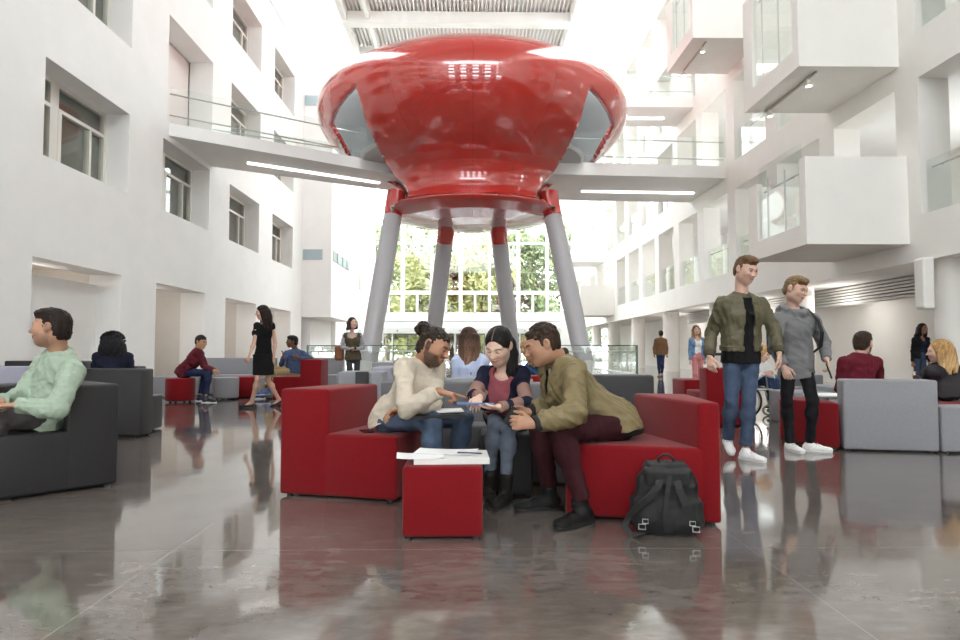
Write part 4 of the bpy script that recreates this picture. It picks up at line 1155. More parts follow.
        if t.get('sleeve', 'long') == 'long':
            for i in ('1', '2'):
                sh, e, w = J['s'+i], J['e'+i], J['w'+i]; ax = nrm_(w-e); end = w-ax*t.get('wristgap', .0)
                r0, r1, r2 = (t.get('sr', (.066, .055, .042)))
                q = .85 if fem else 1.0
                Q += [cap(sh, e, r0*s*q, r1*s*q, k=.03), cap(e, w, r1*s*q, r2*s*q, k=.014, cuts=[(end, ax)])]
                if t.get('cuffband'): Q.append(cap(end-ax*.055, end, (r2-.006)*s*q, (r2-.006)*s*q, k=.004, cuts=[(end, ax)]))
                else: Q.append(cap(e+(w-e)*.8, w, r2*s*q, r2*s*q, k=.01, cuts=[(end, ax)]))
                if t.get('bunch'):
                    for m_ in range(4): Q.append(ell(e+(w-e)*(.18+.2*m_), (r1*s*(1.02-.05*m_),)*3, k=.02))
        elif t.get('sleeve') == 'short':
            for i in ('1', '2'):
                sh, e = J['s'+i], J['e'+i]; ax = nrm_(e-sh); end = sh+(e-sh)*t.get('slen', .5)
                Q += [cap(sh, e, .062*s*(.85 if fem else 1), .060*s*(.85 if fem else 1), k=.03, cuts=[(end, ax)])]
        t_ob = solid(t.get('name', 'shirt'), Q, h*1.1, t.get('mat', CLOTH), root, base, t['c'], t.get('folds', [(.0045, 30, 5+n_, True), (.002, 75, 9, False)]))
        if t.get('rib'):
            up = nrm_(nrm_(J['head']-neck)*.7+sp*.4-fr*.1); q = BM(); pts = []
            for a in range(-140, 141, 14):
                th_ = math.radians(a+180); v0 = fr*math.cos(th_)+lat*math.sin(th_); v0 = v0-up*(v0@up)
                pts.append(tuple(neck+nrm_(v0)*(.066+.008*math.cos(math.radians(a)))+up*(.012+.014*math.cos(math.radians(a)))-base))
            tube(q, pts, .015, 10); bmobj('collar', q, mat('rib_%.3f' % t['rib'][0], t['rib'], .9, .2, 300), t_ob, True)
        if t.get('extra'): t['extra'](t_ob, root, base)
    # --- shoes
    sh_ = S.get('shoes')
    if sh_:
        for i in ('1', '2'):
            a_, t_ = J['a'+i], J['t'+i]
            lift = J.get('lift'+i, 0.0)
            s = S.get('scale', 1.0)*sh_.get('size', 1.0); g = V3(a_[0], a_[1], lift); d = nrm_((t_-a_)*V3(1, 1, 0)); sd = V3(-d[1], d[0], 0)
            pitch = J.get('pitch'+i, 0.0); d3 = nrm_(d-V3(0, 0, 1)*pitch); up = nrm_(np.cross(sd, d3)*1.0); up = up if up[2] > 0 else -up
            if pitch: g = a_-up*.085*s
            z = lambda x, y, zz: g+d3*x*s+sd*y*s+up*zz*s
            low = sh_.get('low', 0)
            U = [ell(z(-.02, 0, .045), np.array((.055, .036, .045))*s, np.stack([d3, sd, up]), k=.02), flat(z(-.03, 0, .035), z(.13, 0, .03), sd, .035*s, .034*s, .044*s, .030*s, k=.02),
                 ell(z(.155, 0, .03), np.array((.062, .043, .030))*s, np.stack([d3, sd, up]), k=.02)]
            if not low:
                U += [cap(z(.0, 0, .05), z(.09, 0, .05), .040*s, .030*s, k=.02), cap(z(-.005, 0, .05), z(-.005, 0, .05)+nrm_(J['k'+i]-a_)*(sh_.get('shaft', .05)), .044*s, sh_.get('top', .046)*s, k=.02, cuts=[(z(-.005, 0, .05)+nrm_(J['k'+i]-a_)*(sh_.get('shaft', .05)+.035), nrm_(J['k'+i]-a_))])]
            else:
                U += [rbox(z(.03, 0, .10), (.085, .03, .05), np.stack([d3, sd, up]), .02, op='s', k=.01)]
            U.append(rbox(z(.05, 0, -.5/s+.012), (.6, .6, .5), np.stack([d3, sd, up]), .002, op='s', k=.002))
            so = solid('shoe', U, min(h, .006), sh_.get('mat', LEATHER), root, base, sh_['c'], [(.0012, 90, 2, True)])
            q = BM()
            prof = []
            for k in range(28):
                a = 2*math.pi*k/28; x = .06+(.155)*math.cos(a); wv = .040+.006*math.cos(a-.4)
                y = wv*math.sin(a)*(1 if abs(math.cos(a)) < .8 else .95)
                x = .062+.150*np.sign(math.cos(a))*abs(math.cos(a))**.75; y = wv*np.sign(math.sin(a))*abs(math.sin(a))**.75
                prof.append((x, y))
            rings = []
            for zz, gr in ((.001, .97), (.006, 1.0), (.022 if not low else .008, 1.0), (.026 if not low else .012, .96)):
                rings.append([q.verts.new(tuple(z(.062+(x-.062)*gr, y*gr, zz)-base)) for x, y in prof])
            for r0, r1 in zip(rings, rings[1:]):
                for k in range(28): q.faces.new((r0[k], r0[(k+1) % 28], r1[(k+1) % 28], r1[k]))
            q.faces.new(rings[0][::-1]); q.faces.new(rings[-1])
            so2 = bmobj('sole', q, mat('sole_%s' % sh_.get('solename', 'dark'), sh_.get('sole', (.03, .03, .03)), .6), so, True); so2.data.set_sharp_from_angle(angle=.8)
            if sh_.get('laces'):
                q = BM()
                for k in range(4):
                    x = .065+.022*k; zt = .088-.012*k
                    tube(q, [tuple(z(x, -.024, zt-.014)-base), tuple(z(x+.006, 0, zt+.004)-base), tuple(z(x, .024, zt-.014)-base)], .0038, 6)
                bmobj('laces', q, mat('laces_%s' % sh_.get('solename', 'dark'), sh_['laces'], .7), so, True)
    return root, dict(h1=h1, h2=h2, waist=waist, chest=chest, sp=sp, fr=fr, lat=lat, base=base)
# ================================================================== PEOPLE
def atz(x, y, z):
    r = ray(x, y); return CE + r*((z-EYE)/r[2])
LEN = dict(neck=('pel', .53), head=('neck', .19), s1=('neck', .185), s2=('neck', .185), e1=('s1', .29), e2=('s2', .29), w1=('e1', .255), w2=('e2', .255),
           k1=('pel', .445), k2=('pel', .445), a1=('k1', .405), a2=('k2', .405))
def pose(s, spec):
    J = {}
    for k in ('pel', 'neck', 'head', 's1', 's2', 'e1', 'e2', 'w1', 'w2', 'k1', 'k2', 'a1', 'a2'):
        x, y, d = spec[k]
        if isinstance(d, str):
            p, L = LEN[k]; J[k] = reach(J[p], x, y, L*s, 1 if d == '+' else -1)
        else: J[k] = at(x, y, d)
    for k in ('t1', 't2'): J[k] = J['a'+k[1]] + np.array(spec[k], float)
    for k, v in spec.items():
        if k not in J: J[k] = np.array(v, float) if isinstance(v, (tuple, list)) else v
    return J
PALE, TAN, BROWN, OLIVE_SK = (.64, .41, .32), (.46, .25, .155), (.16, .075, .045), (.52, .31, .20)
BLACKH, DKBR, LTBR, BLOND = (.012, .010, .010), (.035, .020, .013), (.16, .085, .04), (.42, .25, .10)

# --- man in cream sweater
s = 1.02
J7 = pose(s, dict(pel=(394, 416.5, 4.45), neck=(423, 361, 4.28), head=(434.5, 346.5, 4.20), face=(.80, -.42, -.42), up=(.42, -.02, .9), front=(.85, -.35, -.3), arch=-.05,
    s1=(404, 367, 4.12), s2=(436, 367, 4.42), e1=(406, 409, '-'), w1=(439, 391.5, '-'), e2=(434, 404, 4.16), w2=(404, 408, 4.00),
    hd1=(.93, -.05, -.22), hn1=(-.2, .1, -1), ht1=(0, 1, .3), point1=1, hd2=(-.9, -.3, -.22), hn2=(.05, -.35, -1), ht2=(0, 1, 0), curl2=.5,
    k1=(433, 421, '-'), k2=(464, 418.5, 4.44), a1=(430, 487, 4.16), a2=(453, 484, 4.36), t1=(.15, -.07, -.07), t2=(.16, -.04, -.07)))
person('man with a dark bun and beard in a cream sweater, pointing at the tablet', J7, dict(scale=s, hs=.240, skin=(.40, .205, .125), hairc=(.028, .019, .014), hair='bun', beard=.8, closed=True, bulk=1.0,
    trousers=dict(c=(.080, .115, .175), mat=DENIM, len=.95, hem=.052, r=.98), tops=[dict(name='sweater', c=(.60, .53, .43), mat=KNIT, o=.014, neck='crew', nr=.064, hem=-.045, hemdir=(-.38, 0, .92), hemoff=-.01, sr=(.068, .060, .042), bunch=True, folds=[(.007, 22, 5, True), (.003, 45, 9, True)])],
    shoes=dict(c=(.03, .03, .03), sole=(.5, .5, .5), solename='light')), h=.0046)
# --- woman in striped cardigan
s = .93
J9 = pose(s, dict(pel=(507, 416, 4.55), neck=(503.5, 370, '-'), head=(498.5, 346, 4.14), face=(-.38, -.78, -.5), up=(-.12, -.42, .9), front=(-.3, -.9, -.2), arch=-.06,
    s1=(485, 374, 4.27), s2=(522, 374, 4.20), e1=(473, 396, 4.10), w1=(480, 397, 3.95), e2=(526, 403, '-'), w2=(499, 407, '-'),
    hd1=(-.25, -.75, -.35), hn1=(-.2, .1, -1), ht1=(-1, 0, 0), curl1=.45, hd2=(-.93, -.2, -.02), hn2=(0, 0, 1), ht2=(0, -1, .2), curl2=.25,
    k1=(495, 425, 4.13), k2=(509, 428, 4.08), a1=(489, 478, 4.24), a2=(505, 487, 4.12), t1=(.02, -.15, -.07), t2=(-.06, -.14, -.07)))
def cardigan_col(J):
    navy, beige = np.array((.016, .017, .034)), np.array((.31, .185, .155))
    def f(v):
        C = np.tile(navy, (len(v), 1))
        sp_ = nrm_(J['neck']-J['pel']); t = (v-J['pel'])@sp_
        C[(t < .31) & (t > .20)] = beige; C[(t < .12) & (t > .04)] = beige
        for i in ('1', '2'):
            best = np.full(len(v), 9.0); par = np.zeros(len(v)); off = 0
            for a, b in ((J['s'+i], J['e'+i]), (J['e'+i], J['w'+i])):
                L = np.linalg.norm(b-a); u = (b-a)/L; q = np.clip((v-a)@u, 0, L); d_ = np.linalg.norm(v-a-q[:, None]*u, axis=1)
                m_ = d_ < best; best[m_] = d_[m_]; par[m_] = off+q[m_]; off += L
            m_ = best < .078
            for lo_, hi_, c in ((.0, .13, navy), (.13, .25, beige), (.25, .33, navy), (.33, .41, beige), (.41, .455, navy), (.455, .8, beige)):
                k = m_ & (par >= lo_) & (par < hi_); C[k] = c
        return C
    return f
jeansw = dict(c=(.135, .16, .20), mat=DENIM, len=.86, hem=.042, r=.80)
person('woman with black ponytail in navy and beige striped cardigan holding a tablet', J9, dict(scale=s, fem=True, hs=.238, skin=(.68, .46, .36), hairc=BLACKH, hair='ponytail', hairlen=.28, closed=True, bulk=.95, trousers=jeansw,
    tops=[dict(name='top', c=(.27, .075, .09), mat=KNIT, o=.004, neck='crew', nr=.058, hem=-.05, sleeve='none'),
          dict(name='cardigan', c=cardigan_col(J9), mat=KNIT, o=.014, neck='crew', nr=.085, hem=-.06, open=.062, open2=.075, sr=(.060, .058, .044), folds=[(.004, 26, 5, True), (.002, 60, 9, False)])],
    shoes=dict(c=(.018, .015, .013), sole=(.012, .012, .012), shaft=.13, top=.05, laces=(.02, .02, .02))), h=.0046)
# --- man in olive jacket
s = 1.03
J10 = pose(s, dict(pel=(613, 423, 4.0), neck=(559, 361, 3.95), head=(542.5, 345, 3.88), face=(-.92, -.10, -.36), up=(-.36, -.02, .93), front=(-.80, -.2, -.55), arch=-.07,
    s1=(573, 373, 3.80), s2=(551, 374, 4.12), e1=(576, 413, '-'), w1=(534, 424, '-'), e2=(552, 405, 4.10), w2=(529, 412, 3.93),
    hd1=(-.97, .12, .06), hn1=(.1, 1, -.15), ht1=(0, 0, 1), curl1=.55, hd2=(-.95, -.2, -.18), hn2=(0, -1, -.2), ht2=(0, .2, 1), curl2=.5,
    k1=(559, 431, 3.68), k2=(541, 432, 4.0), a1=(583, 503, 3.64), a2=(549, 489, 3.98), t1=(-.14, -.10, -.07), t2=(-.17, -.03, -.07)))
olive = dict(mat=SHINY, folds=[(.008, 34, 6, True, J10['neck']-J10['pel']), (.004, 34, 9, True)])
def cuffs(J, col, names=('1', '2'), r=.043, L=.05):
    def f(ob, root, base):
        for i in names:
            ax = nrm_(J['w'+i]-J['e'+i]); e = J['w'+i]; q = BM(); tube(q, [tuple(e-ax*L-base), tuple(e-ax*L*.5-base), tuple(e+ax*.004-base)], [r*1.06, r*1.08, r*.92], 20)
            bmobj('cuff', q, mat('rib_%.3f' % col[0], col, .9, .2, 300), ob, True).data.set_sharp_from_angle(angle=1)
    return f
person('man in olive satin jacket and maroon trousers leaning forward with a phone', J10, dict(scale=s, hs=.238, skin=(.43, .235, .15), hairc=(.040, .024, .016), hair='curlytop', closed=True, seed=4,
    trousers=dict(c=(.040, .011, .014), len=.96, hem=.052, r=1.03), tops=[dict(name='t_shirt', c=(.5, .5, .5), o=-.008, folds=[], neck='crew', nr=.064, hem=.02, sleeve='none'), dict(name='undershirt', c=(.012, .012, .012), o=.003, folds=[], neck='crew', nr=.075, hem=-.075, hemdir=(-.16, 0, .98), hemoff=-.075, sleeve='none', open=.03),
      dict(name='jacket', c=(.195, .152, .072), o=.026, neck='stand', hem=-.035, hemdir=(-.16, 0, .98), hemoff=-.045, open=.035, open2=.05, sr=(.076, .068, .050), bunch=True, wristgap=.05, rib=(.014, .014, .014), extra=cuffs(J10, (.014, .014, .014)), **olive)],
    shoes=dict(c=(.010, .0095, .009), sole=(.008, .010, .010), shaft=.07, top=.052, laces=(.01, .01, .01))), h=.0046)
# --- walking man in olive bomber jacket
s = 1.04
J15 = pose(s, dict(pel=(741, 357.5, 5.82), neck=(741.5, 296, 5.78), head=(746, 269.5, 5.70), face=(.33, -.86, -.38), up=(.13, -.34, .93), front=(.15, -1, 0),
    s1=(722.5, 304, 5.74), s2=(761, 305, 5.80), e1=(711.5, 332, '+'), w1=(709.5, 356, '-'), e2=(774.5, 330, 5.78), w2=(779, 352.5, 5.64),
    hd1=(.08, -.12, -1), hn1=(.75, .6, 0), ht1=(0.3, -1, 0), hd2=(.05, -.12, -1), hn2=(-.85, .5, 0), ht2=(-.3, -1, 0),
    k1=(731.5, 402, 5.78), k2=(748.5, 403, 5.70), a1=(728, 438, 5.96), a2=(746, 446, 5.72), t1=(-.03, -.16, -.10), t2=(.08, -.14, -.08), lift1=.03, pitch1=.35))
person('tall young man in olive bomber jacket and blue jeans walking', J15, dict(scale=s, hs=.240, skin=PALE, hairc=(.145, .080, .042), hair='quiff', hipw=.09,
    trousers=dict(c=(.058, .082, .135), mat=DENIM, len=.985, hem=.054, cuff=True, r=.93, rise=.08), tops=[dict(name='t_shirt', c=(.010, .010, .011), o=.008, neck='crew', nr=.06, hem=-.05, sleeve='none'),
      dict(name='jacket', c=(.105, .092, .052), o=.022, neck='stand', hem=.06, open=.050, open2=.040, rib=(.07, .06, .035), sr=(.066, .060, .050), wristgap=.045, band=True, mat=SHINY, folds=[(.006, 42, 6, True, (0, 0, 1)), (.003, 40, 9, True)], extra=cuffs(J15, (.07, .06, .035), r=.046))],
    shoes=dict(c=(.80, .80, .79), sole=(.78, .77, .75), solename='white', laces=(.55, .55, .55), shaft=.03, size=.9)), h=.0055)
# --- walking man in grey hoodie
s = .99
J16 = pose(s, dict(pel=(796, 362, 6.20), neck=(794, 311.5, 6.08), head=(796, 289, 6.02), face=(.46, -.79, -.38), up=(.17, -.34, .92), front=(.3, -.95, 0),
    s1=(776.5, 320, 6.02), s2=(812.5, 320, 6.18), e1=(775, 348, '-'), w1=(783, 366, 5.84), e2=(824, 344, '+'), w2=(826.5, 359, 6.07),
    hd1=(.35, -.1, -.9), hn1=(.5, .8, 0), ht1=(.5, -.7, 0), hd2=(.1, -.25, -.95), hn2=(-.9, .3, 0), ht2=(0, -1, 0), curl2=.7,
    k1=(786.5, 402, 6.14), k2=(813, 401, 6.08), a1=(790, 443, 6.20), a2=(810, 442.5, 6.20), t1=(.03, -.16, -.08), t2=(.15, -.10, -.08)))
person('young man in grey hoodie and black jeans walking beside the bomber jacket', J16, dict(scale=s, hs=.238, skin=PALE, hairc=(.20, .125, .062), hair='quiff', seed=3,
    trousers=dict(c=(.014, .014, .016), mat=DENIM, len=.985, hem=.046, r=.86), tops=[dict(name='hoodie', c=(.20, .20, .205), mat=KNIT, o=.020, neck='hood', hem=-.13, sr=(.072, .064, .048), folds=[(.005, 26, 6, True), (.002, 60, 9, False)])],
    shoes=dict(c=(.78, .77, .75), sole=(.75, .74, .72), solename='white', laces=(.5, .5, .5), shaft=.02, size=.92)), h=.0055)
# --- man in pale green shirt
s = 1.06
J1 = pose(s, dict(pel=(42, 416, 4.62), neck=(60, 354, 4.60), head=(51, 327.5, 4.52), face=(-.97, -.22, -.03), up=(-.02, 0, 1), front=(-.85, -.5, 0), arch=.03,
    s1=(72, 371, 4.46), s2=(44, 366, 4.78), e1=(57, 410, '-'), w1=(17, 405, 4.25), e2=(22, 396, 4.55), w2=(2, 402, 4.32),
    hd1=(-.9, -.2, -.05), hn1=(0, 0, -1), ht1=(0, 1, 0), hd2=(-.9, -.2, -.1), hn2=(0, 0, -1), ht2=(0, -1, 0),
    k1=(-8, 420, 4.30), k2=(-22, 416, 4.55), a1=(-6, 487, 4.25), a2=(-26, 484, 4.4), t1=(-.14, -.1, -.08), t2=(-.14, -.1, -.08)))
def green_extra(ob, root, base):
    q = BM(); c = J1['s1']*.55+J1['s2']*.45
    for k in range(4):
        p = J1['neck']*(1-.22*k)+J1['pel']*.22*k; 
    sp_ = nrm_(J1['neck']-J1['pel'])
person('man in pale green shirt seated at the left edge, looking left', J1, dict(scale=s, hs=.258, skin=(.48, .27, .18), hairc=(.022, .015, .012), hair='short', beard=.25, seed=2,
    trousers=dict(c=(.085, .075, .075), mat=DENIM, len=.95, r=1.05), tops=[dict(name='shirt', c=(.37, .46, .36), o=.018, neck='collar', rib=(.37, .46, .36), hem=-.06, sr=(.078, .066, .046), folds=[(.007, 22, 6, True), (.003, 55, 9, True)])],
    shoes=dict(c=(.03, .03, .03))), h=.0052)
# --- woman with curly black hair seen from behind
s = .96
J2 = pose(s, dict(pel=(113, 386, 7.88), neck=(112.5, 352.5, 7.98), head=(112.5, 343.5, 8.04), face=(-.47, .80, -.35), up=(-.18, .3, .93), front=(-.48, .87, 0),
    s1=(97, 357, 7.90), s2=(128.5, 357, 8.07), e1=(93, 376, 8.05), w1=(104, 384, 8.2), e2=(133, 376, 8.05), w2=(121, 384, 8.2),
    k1=(106, 386, 8.3), k2=(120, 386, 8.3), a1=(106, 416, 8.32), a2=(120, 416, 8.32), t1=(0, .16, -.07), t2=(0, .16, -.07)))
person('woman with long curly black hair in a navy top, seen from behind', J2, dict(scale=s, fem=True, hs=.235, skin=(.32, .17, .11), hairc=(.010, .009, .010), hair='longcurly', hairlen=.17,
    trousers=dict(c=(.03, .03, .04)), tops=[dict(name='top', c=(.012, .014, .030), o=.016, neck='scoop', nr=.07, hem=-.04)], shoes=dict(c=(.02, .02, .02))), h=.0085)
# --- man in maroon shirt on red ottoman
s = .98
J3 = pose(s, dict(pel=(183, 372.3, 12.2), neck=(198, 350, 12.2), head=(201, 342.3, 12.18), face=(.93, -.28, -.2), up=(.15, 0, 1), front=(.9, -.3, -.2), arch=-.06,
    s1=(198, 353, 12.04), s2=(200, 353, 12.36), e1=(203.5, 366, 12.1), w1=(213, 370.5, 12.1), e2=(206, 366, 12.4), w2=(214, 370, 12.2),
    hd1=(.8, .2, -.4), hd2=(.8, -.2, -.4), k1=(209, 373, 12.1), k2=(206, 373, 12.4), a1=(206, 396, 12.05), a2=(200, 395, 12.4), t1=(.17, -.02, -.08), t2=(.17, 0, -.08)))
person('man in maroon shirt sitting on the red round ottoman', J3, dict(scale=s, hs=.25, skin=TAN, hairc=(.02, .014, .011), hair='curlytop', trousers=dict(c=(.020, .028, .07), mat=DENIM), tops=[dict(name='shirt', c=(.105, .014, .022), o=.024, neck='collar', hem=-.06)],
    shoes=dict(c=(.03, .03, .05), sole=(.7, .7, .68), solename='white')), h=.010)
# --- walking woman in black dress
s = .97
J4 = pose(s, dict(pel=(263.5, 354.5, 10.95), neck=(264.5, 322.3, 10.9), head=(262.3, 312.3, 10.85), face=(-.84, -.48, -.22), up=(-.05, -.1, 1), front=(-.8, -.6, 0),
    s1=(256.8, 325.3, 10.85), s2=(272, 325.3, 10.95), e1=(254, 343, 10.8), w1=(248.8, 357, 10.7), e2=(275.2, 343, 11.0), w2=(273.8, 358, 10.95),
    hd1=(-.3, 0, -1), hd2=(-.1, 0, -1), k1=(257.5, 379, 10.85), k2=(268, 380.5, 11.05), a1=(252, 402, 11.0), a2=(279, 399.5, 11.25), t1=(-.16, -.04, -.08), t2=(-.13, -.05, -.12), lift2=.03, pitch2=.5))
person('woman with long dark hair in a black dress walking left', J4, dict(scale=s, fem=True, hs=.235, skin=(.60, .37, .27), hairc=(.02, .013, .011), hair='long', hairlen=.22, leg=.92, bulk=.88,
    tops=[dict(name='dress', c=(.010, .010, .011), o=.005, neck='scoop', nr=.045, skirt=tuple(at(263.5, 375, 10.95)), sw=.178, sd=.15, sleeve='short', slen=.22, folds=[(.003, 25, 5, True)])],
    shoes=dict(c=(.015, .015, .015), low=1)), h=.009)
# --- man in blue shirt on the sofa
s = 1.0
J5 = pose(s, dict(pel=(294, 371.5, 13.37), neck=(295.5, 350.5, 13.42), head=(292, 341.5, 13.34), face=(-.9, -.4, -.05), front=(-.7, -.7, 0),
    s1=(286.5, 354, 13.27), s2=(303, 354, 13.52), e1=(281.5, 364, 13.12), w1=(283, 357.5, 12.97), e2=(311.5, 359, 13.42), w2=(299, 358.5, 13.17),
    hd1=(.1, -.2, 1), hd2=(-.7, -.3, .6), k1=(271, 368, 13.17), k2=(275, 372.5, 13.02), a1=(266, 387, 12.92), a2=(261.5, 392.5, 12.97), t1=(-.16, -.05, -.02), t2=(-.15, -.08, -.08), lift1=.08))
person('man in blue shirt and khaki trousers seated beside the red corner armchair', J5, dict(scale=s, hs=.245, skin=BROWN, hairc=(.012, .011, .011), hair='short', trousers=dict(c=(.36, .25, .13), fold=.006), tops=[dict(name='shirt', c=(.060, .085, .16), o=.022, neck='collar', hem=-.04)],
    shoes=dict(c=(.05, .09, .25), sole=(.7, .7, .68), solename='white')), h=.010)
# --- standing woman with brown bag
s = .93
J6 = pose(s, dict(pel=(353, 358, 13.5), neck=(352.3, 332.5, 13.5), head=(352.6, 322.8, 13.45), face=(.62, -.78, 0), front=(.15, -1, 0),
    s1=(345, 335.5, 13.5), s2=(360, 335.5, 13.5), e1=(342.3, 347.5, 13.55), w1=(350, 349, 13.3), e2=(363, 347.5, 13.55), w2=(356, 349, 13.3),
    hd1=(.9, -.4, .1), hd2=(-.9, -.4, .1), k1=(350, 376, 13.45), k2=(357, 376, 13.45), a1=(350, 392, 13.5), a2=(357, 392, 13.5), t1=(0, -.16, -.08), t2=(.03, -.16, -.08)))
person('woman in olive top over grey sleeves standing with a phone', J6, dict(scale=s, fem=True, hs=.24, skin=PALE, hairc=(.05, .025, .016), hair='long', hairlen=.04, trousers=dict(c=(.05, .05, .055), r=.9),
    tops=[dict(name='grey_shirt', c=(.34, .34, .38), o=.004, neck='scoop', nr=.085, hem=.05), dict(name='olive_top', c=(.085, .070, .040), o=.016, neck='scoop', nr=.10, hem=-.04, sleeve='none')], shoes=dict(c=(.03, .03, .03))), h=.010)
# --- woman with long brown hair, from behind
s = .94
J8 = pose(s, dict(pel=(471, 396, 6.42), neck=(471, 354.5, 6.42), head=(470, 339, 6.46), face=(.45, .88, -.12), front=(.2, 1, 0),
    s1=(457.5, 361, 6.38), s2=(484, 361, 6.42), e1=(455, 386, 6.45), w1=(462, 392, 6.65), e2=(487, 386, 6.5), w2=(480, 392, 6.65),
    k1=(464, 397, 6.86), k2=(478, 397, 6.86), a1=(464, 432, 6.9), a2=(478, 432, 6.9), t1=(0, .16, -.07), t2=(0, .16, -.07)))
person('woman with long straight brown hair in a pale blue top, seen from behind', J8, dict(scale=s, fem=True, hs=.235, skin=PALE, hairc=(.050, .026, .017), hairc2=(.22, .12, .075), hair='long', hairlen=.26,
    trousers=dict(c=(.05, .06, .1)), tops=[dict(name='top', c=(.46, .52, .70), o=.012, neck='crew', nr=.06, hem=-.04)], shoes=dict(c=(.03, .03, .03))), h=.008)
# --- curly blonde person behind the olive jacket
s = .94
J11 = pose(s, dict(pel=(548, 394, 6.52), neck=(543, 361, 6.52), head=(533, 348, 6.50), face=(-.5, .8, -.2), front=(-.2, 1, 0),
    s1=(530, 367, 6.5), s2=(557, 367, 6.5), e1=(529, 384, 6.6), w1=(538, 392, 6.75), e2=(560, 384, 6.6), w2=(552, 392, 6.75),
    k1=(541, 395, 6.92), k2=(555, 395, 6.92), a1=(541, 430, 6.95), a2=(555, 430, 6.95), t1=(0, .16, -.07), t2=(0, .16, -.07)))
person('person with curly blonde hair in a blue top, mostly hidden behind the olive jacket', J11, dict(scale=s, fem=True, hs=.235, skin=PALE, hairc=(.42, .26, .13), hair='longcurly', hairlen=.06,
    trousers=dict(c=(.05, .06, .1)), tops=[dict(name='top', c=(.035, .085, .17), o=.014, neck='crew', nr=.06, hem=-.04)], shoes=dict(c=(.03, .03, .03))), h=.009)
# --- far man in brown jacket
s = .95
J13 = pose(s, dict(pel=(660.5, 353.5, 23.2), neck=(660.7, 338.5, 23.2), head=(660.7, 333.8, 23.2), face=(0, 1, -.05), front=(0, 1, 0),
    s1=(656, 340.5, 23.2), s2=(665.3, 340.5, 23.2), e1=(654, 348.5, 23.2), w1=(654.5, 354, 23.1), e2=(667.2, 348.5, 23.2), w2=(667, 354, 23.1),
    hd1=(0, 0, -1), hd2=(0, 0, -1), k1=(658.8, 364.5, 23.2), k2=(662.5, 364.5, 23.1), a1=(659.5, 374.5, 23.2), a2=(662, 373.5, 23.5), t1=(0, .16, -.08), t2=(0, .16, -.08)))
person('man in brown jacket walking away beside the right-hand columns', J13, dict(scale=s, hs=.235, skin=TAN, hairc=BLACKH, hair='short', trousers=dict(c=(.025, .04, .10)), tops=[dict(name='jacket', c=(.19, .105, .055), o=.03, neck='collar', hem=-.06)], shoes=dict(c=(.3, .25, .2))), h=.013)
# --- woman in pink trousers
s = .92
J14 = pose(s, dict(pel=(697.5, 357, 15.4), neck=(697, 337, 15.4), head=(696.2, 330, 15.38), face=(-.05, -1, 0), front=(-.1, -1, 0),
    s1=(691.2, 340, 15.4), s2=(703.3, 340, 15.4), e1=(689.6, 350, 15.45), w1=(690, 360, 15.3), e2=(705.2, 350, 15.45), w2=(704.5, 360, 15.3),
    hd1=(0, 0, -1), hd2=(0, 0, -1), k1=(695, 374, 15.3), k2=(700, 374, 15.35), a1=(695, 387, 15.4), a2=(700.5, 387, 15.3), t1=(0, -.16, -.08), t2=(0, -.16, -.08)))
person('woman in pink trousers and blue denim jacket walking towards the camera', J14, dict(scale=s, fem=True, hs=.235, skin=PALE, hairc=(.16, .085, .045), hairc2=(.40, .25, .12), hair='longwavy', hairlen=.20, trousers=dict(c=(.60, .23, .23), r=.92),
    tops=[dict(name='white_top', c=(.78, .78, .78), o=.006, neck='scoop', nr=.07, hem=-.02, sleeve='none'), dict(name='denim_jacket', c=(.15, .26, .42), o=.018, neck='crew', nr=.09, hem=.03, open=.075, mat=DENIM)], shoes=dict(c=(.5, .4, .35))), h=.011)
# --- wheelchair user
s = .94
J17 = pose(s, dict(pel=(749, 381, 9.35), neck=(757.5, 361.5, 9.3), head=(763, 353, 9.25), face=(.55, -.7, -.45), front=(.9, -.4, 0),
    s1=(752, 366, 9.15), s2=(766, 366, 9.42), e1=(752, 381, 9.1), w1=(764, 373, 9.0), e2=(772, 377, 9.35), w2=(769, 374, 9.1),
    hd1=(.8, -.3, .1), hd2=(-.2, -.8, 0), k1=(770, 381, 9.25), k2=(775, 381, 9.42), a1=(771.5, 402, 9.25), a2=(777, 401, 9.42), t1=(.15, -.05, -.02), t2=(.15, -.03, -.02), lift1=.14, lift2=.14))
person('blonde person in a white top seated in the wheelchair', J17, dict(scale=s, fem=True, hs=.235, skin=PALE, hairc=(.48, .28, .12), hair='long', hairlen=.06, trousers=dict(c=(.04, .06, .12), mat=DENIM),
    tops=[dict(name='top', c=(.75, .75, .76), o=.016, neck='crew', nr=.06, hem=-.02)], shoes=dict(c=(.55, .45, .42))), h=.009)
# --- man in maroon sweater on the right
s = 1.0
J18 = pose(s, dict(pel=(857, 390, 6.72), neck=(860, 357, 6.72), head=(863, 343.3, 6.75), face=(.78, .6, -.12), front=(.55, .85, 0), arch=-.04,
    s1=(844, 363, 6.64), s2=(876, 363, 6.78), e1=(840, 389, 6.68), w1=(855, 397, 6.85), e2=(880, 385, 6.95), w2=(872, 392, 7.1),
    k1=(870, 391, 7.1), k2=(884, 391, 7.15), a1=(870, 428, 7.25), a2=(884, 428, 7.25), t1=(.08, .15, -.07), t2=(.08, .15, -.07)))
person('bearded man in maroon sweater seated behind the light grey high-backed unit', J18, dict(scale=s, hs=.245, skin=PALE, hairc=(.035, .02, .014), hair='short', beard=.85, trousers=dict(c=(.02, .02, .025)), tops=[dict(name='sweater', c=(.125, .016, .026), mat=KNIT, o=.020, neck='crew', nr=.062, hem=-.06)], shoes=dict(c=(.03, .03, .03))), h=.0075)
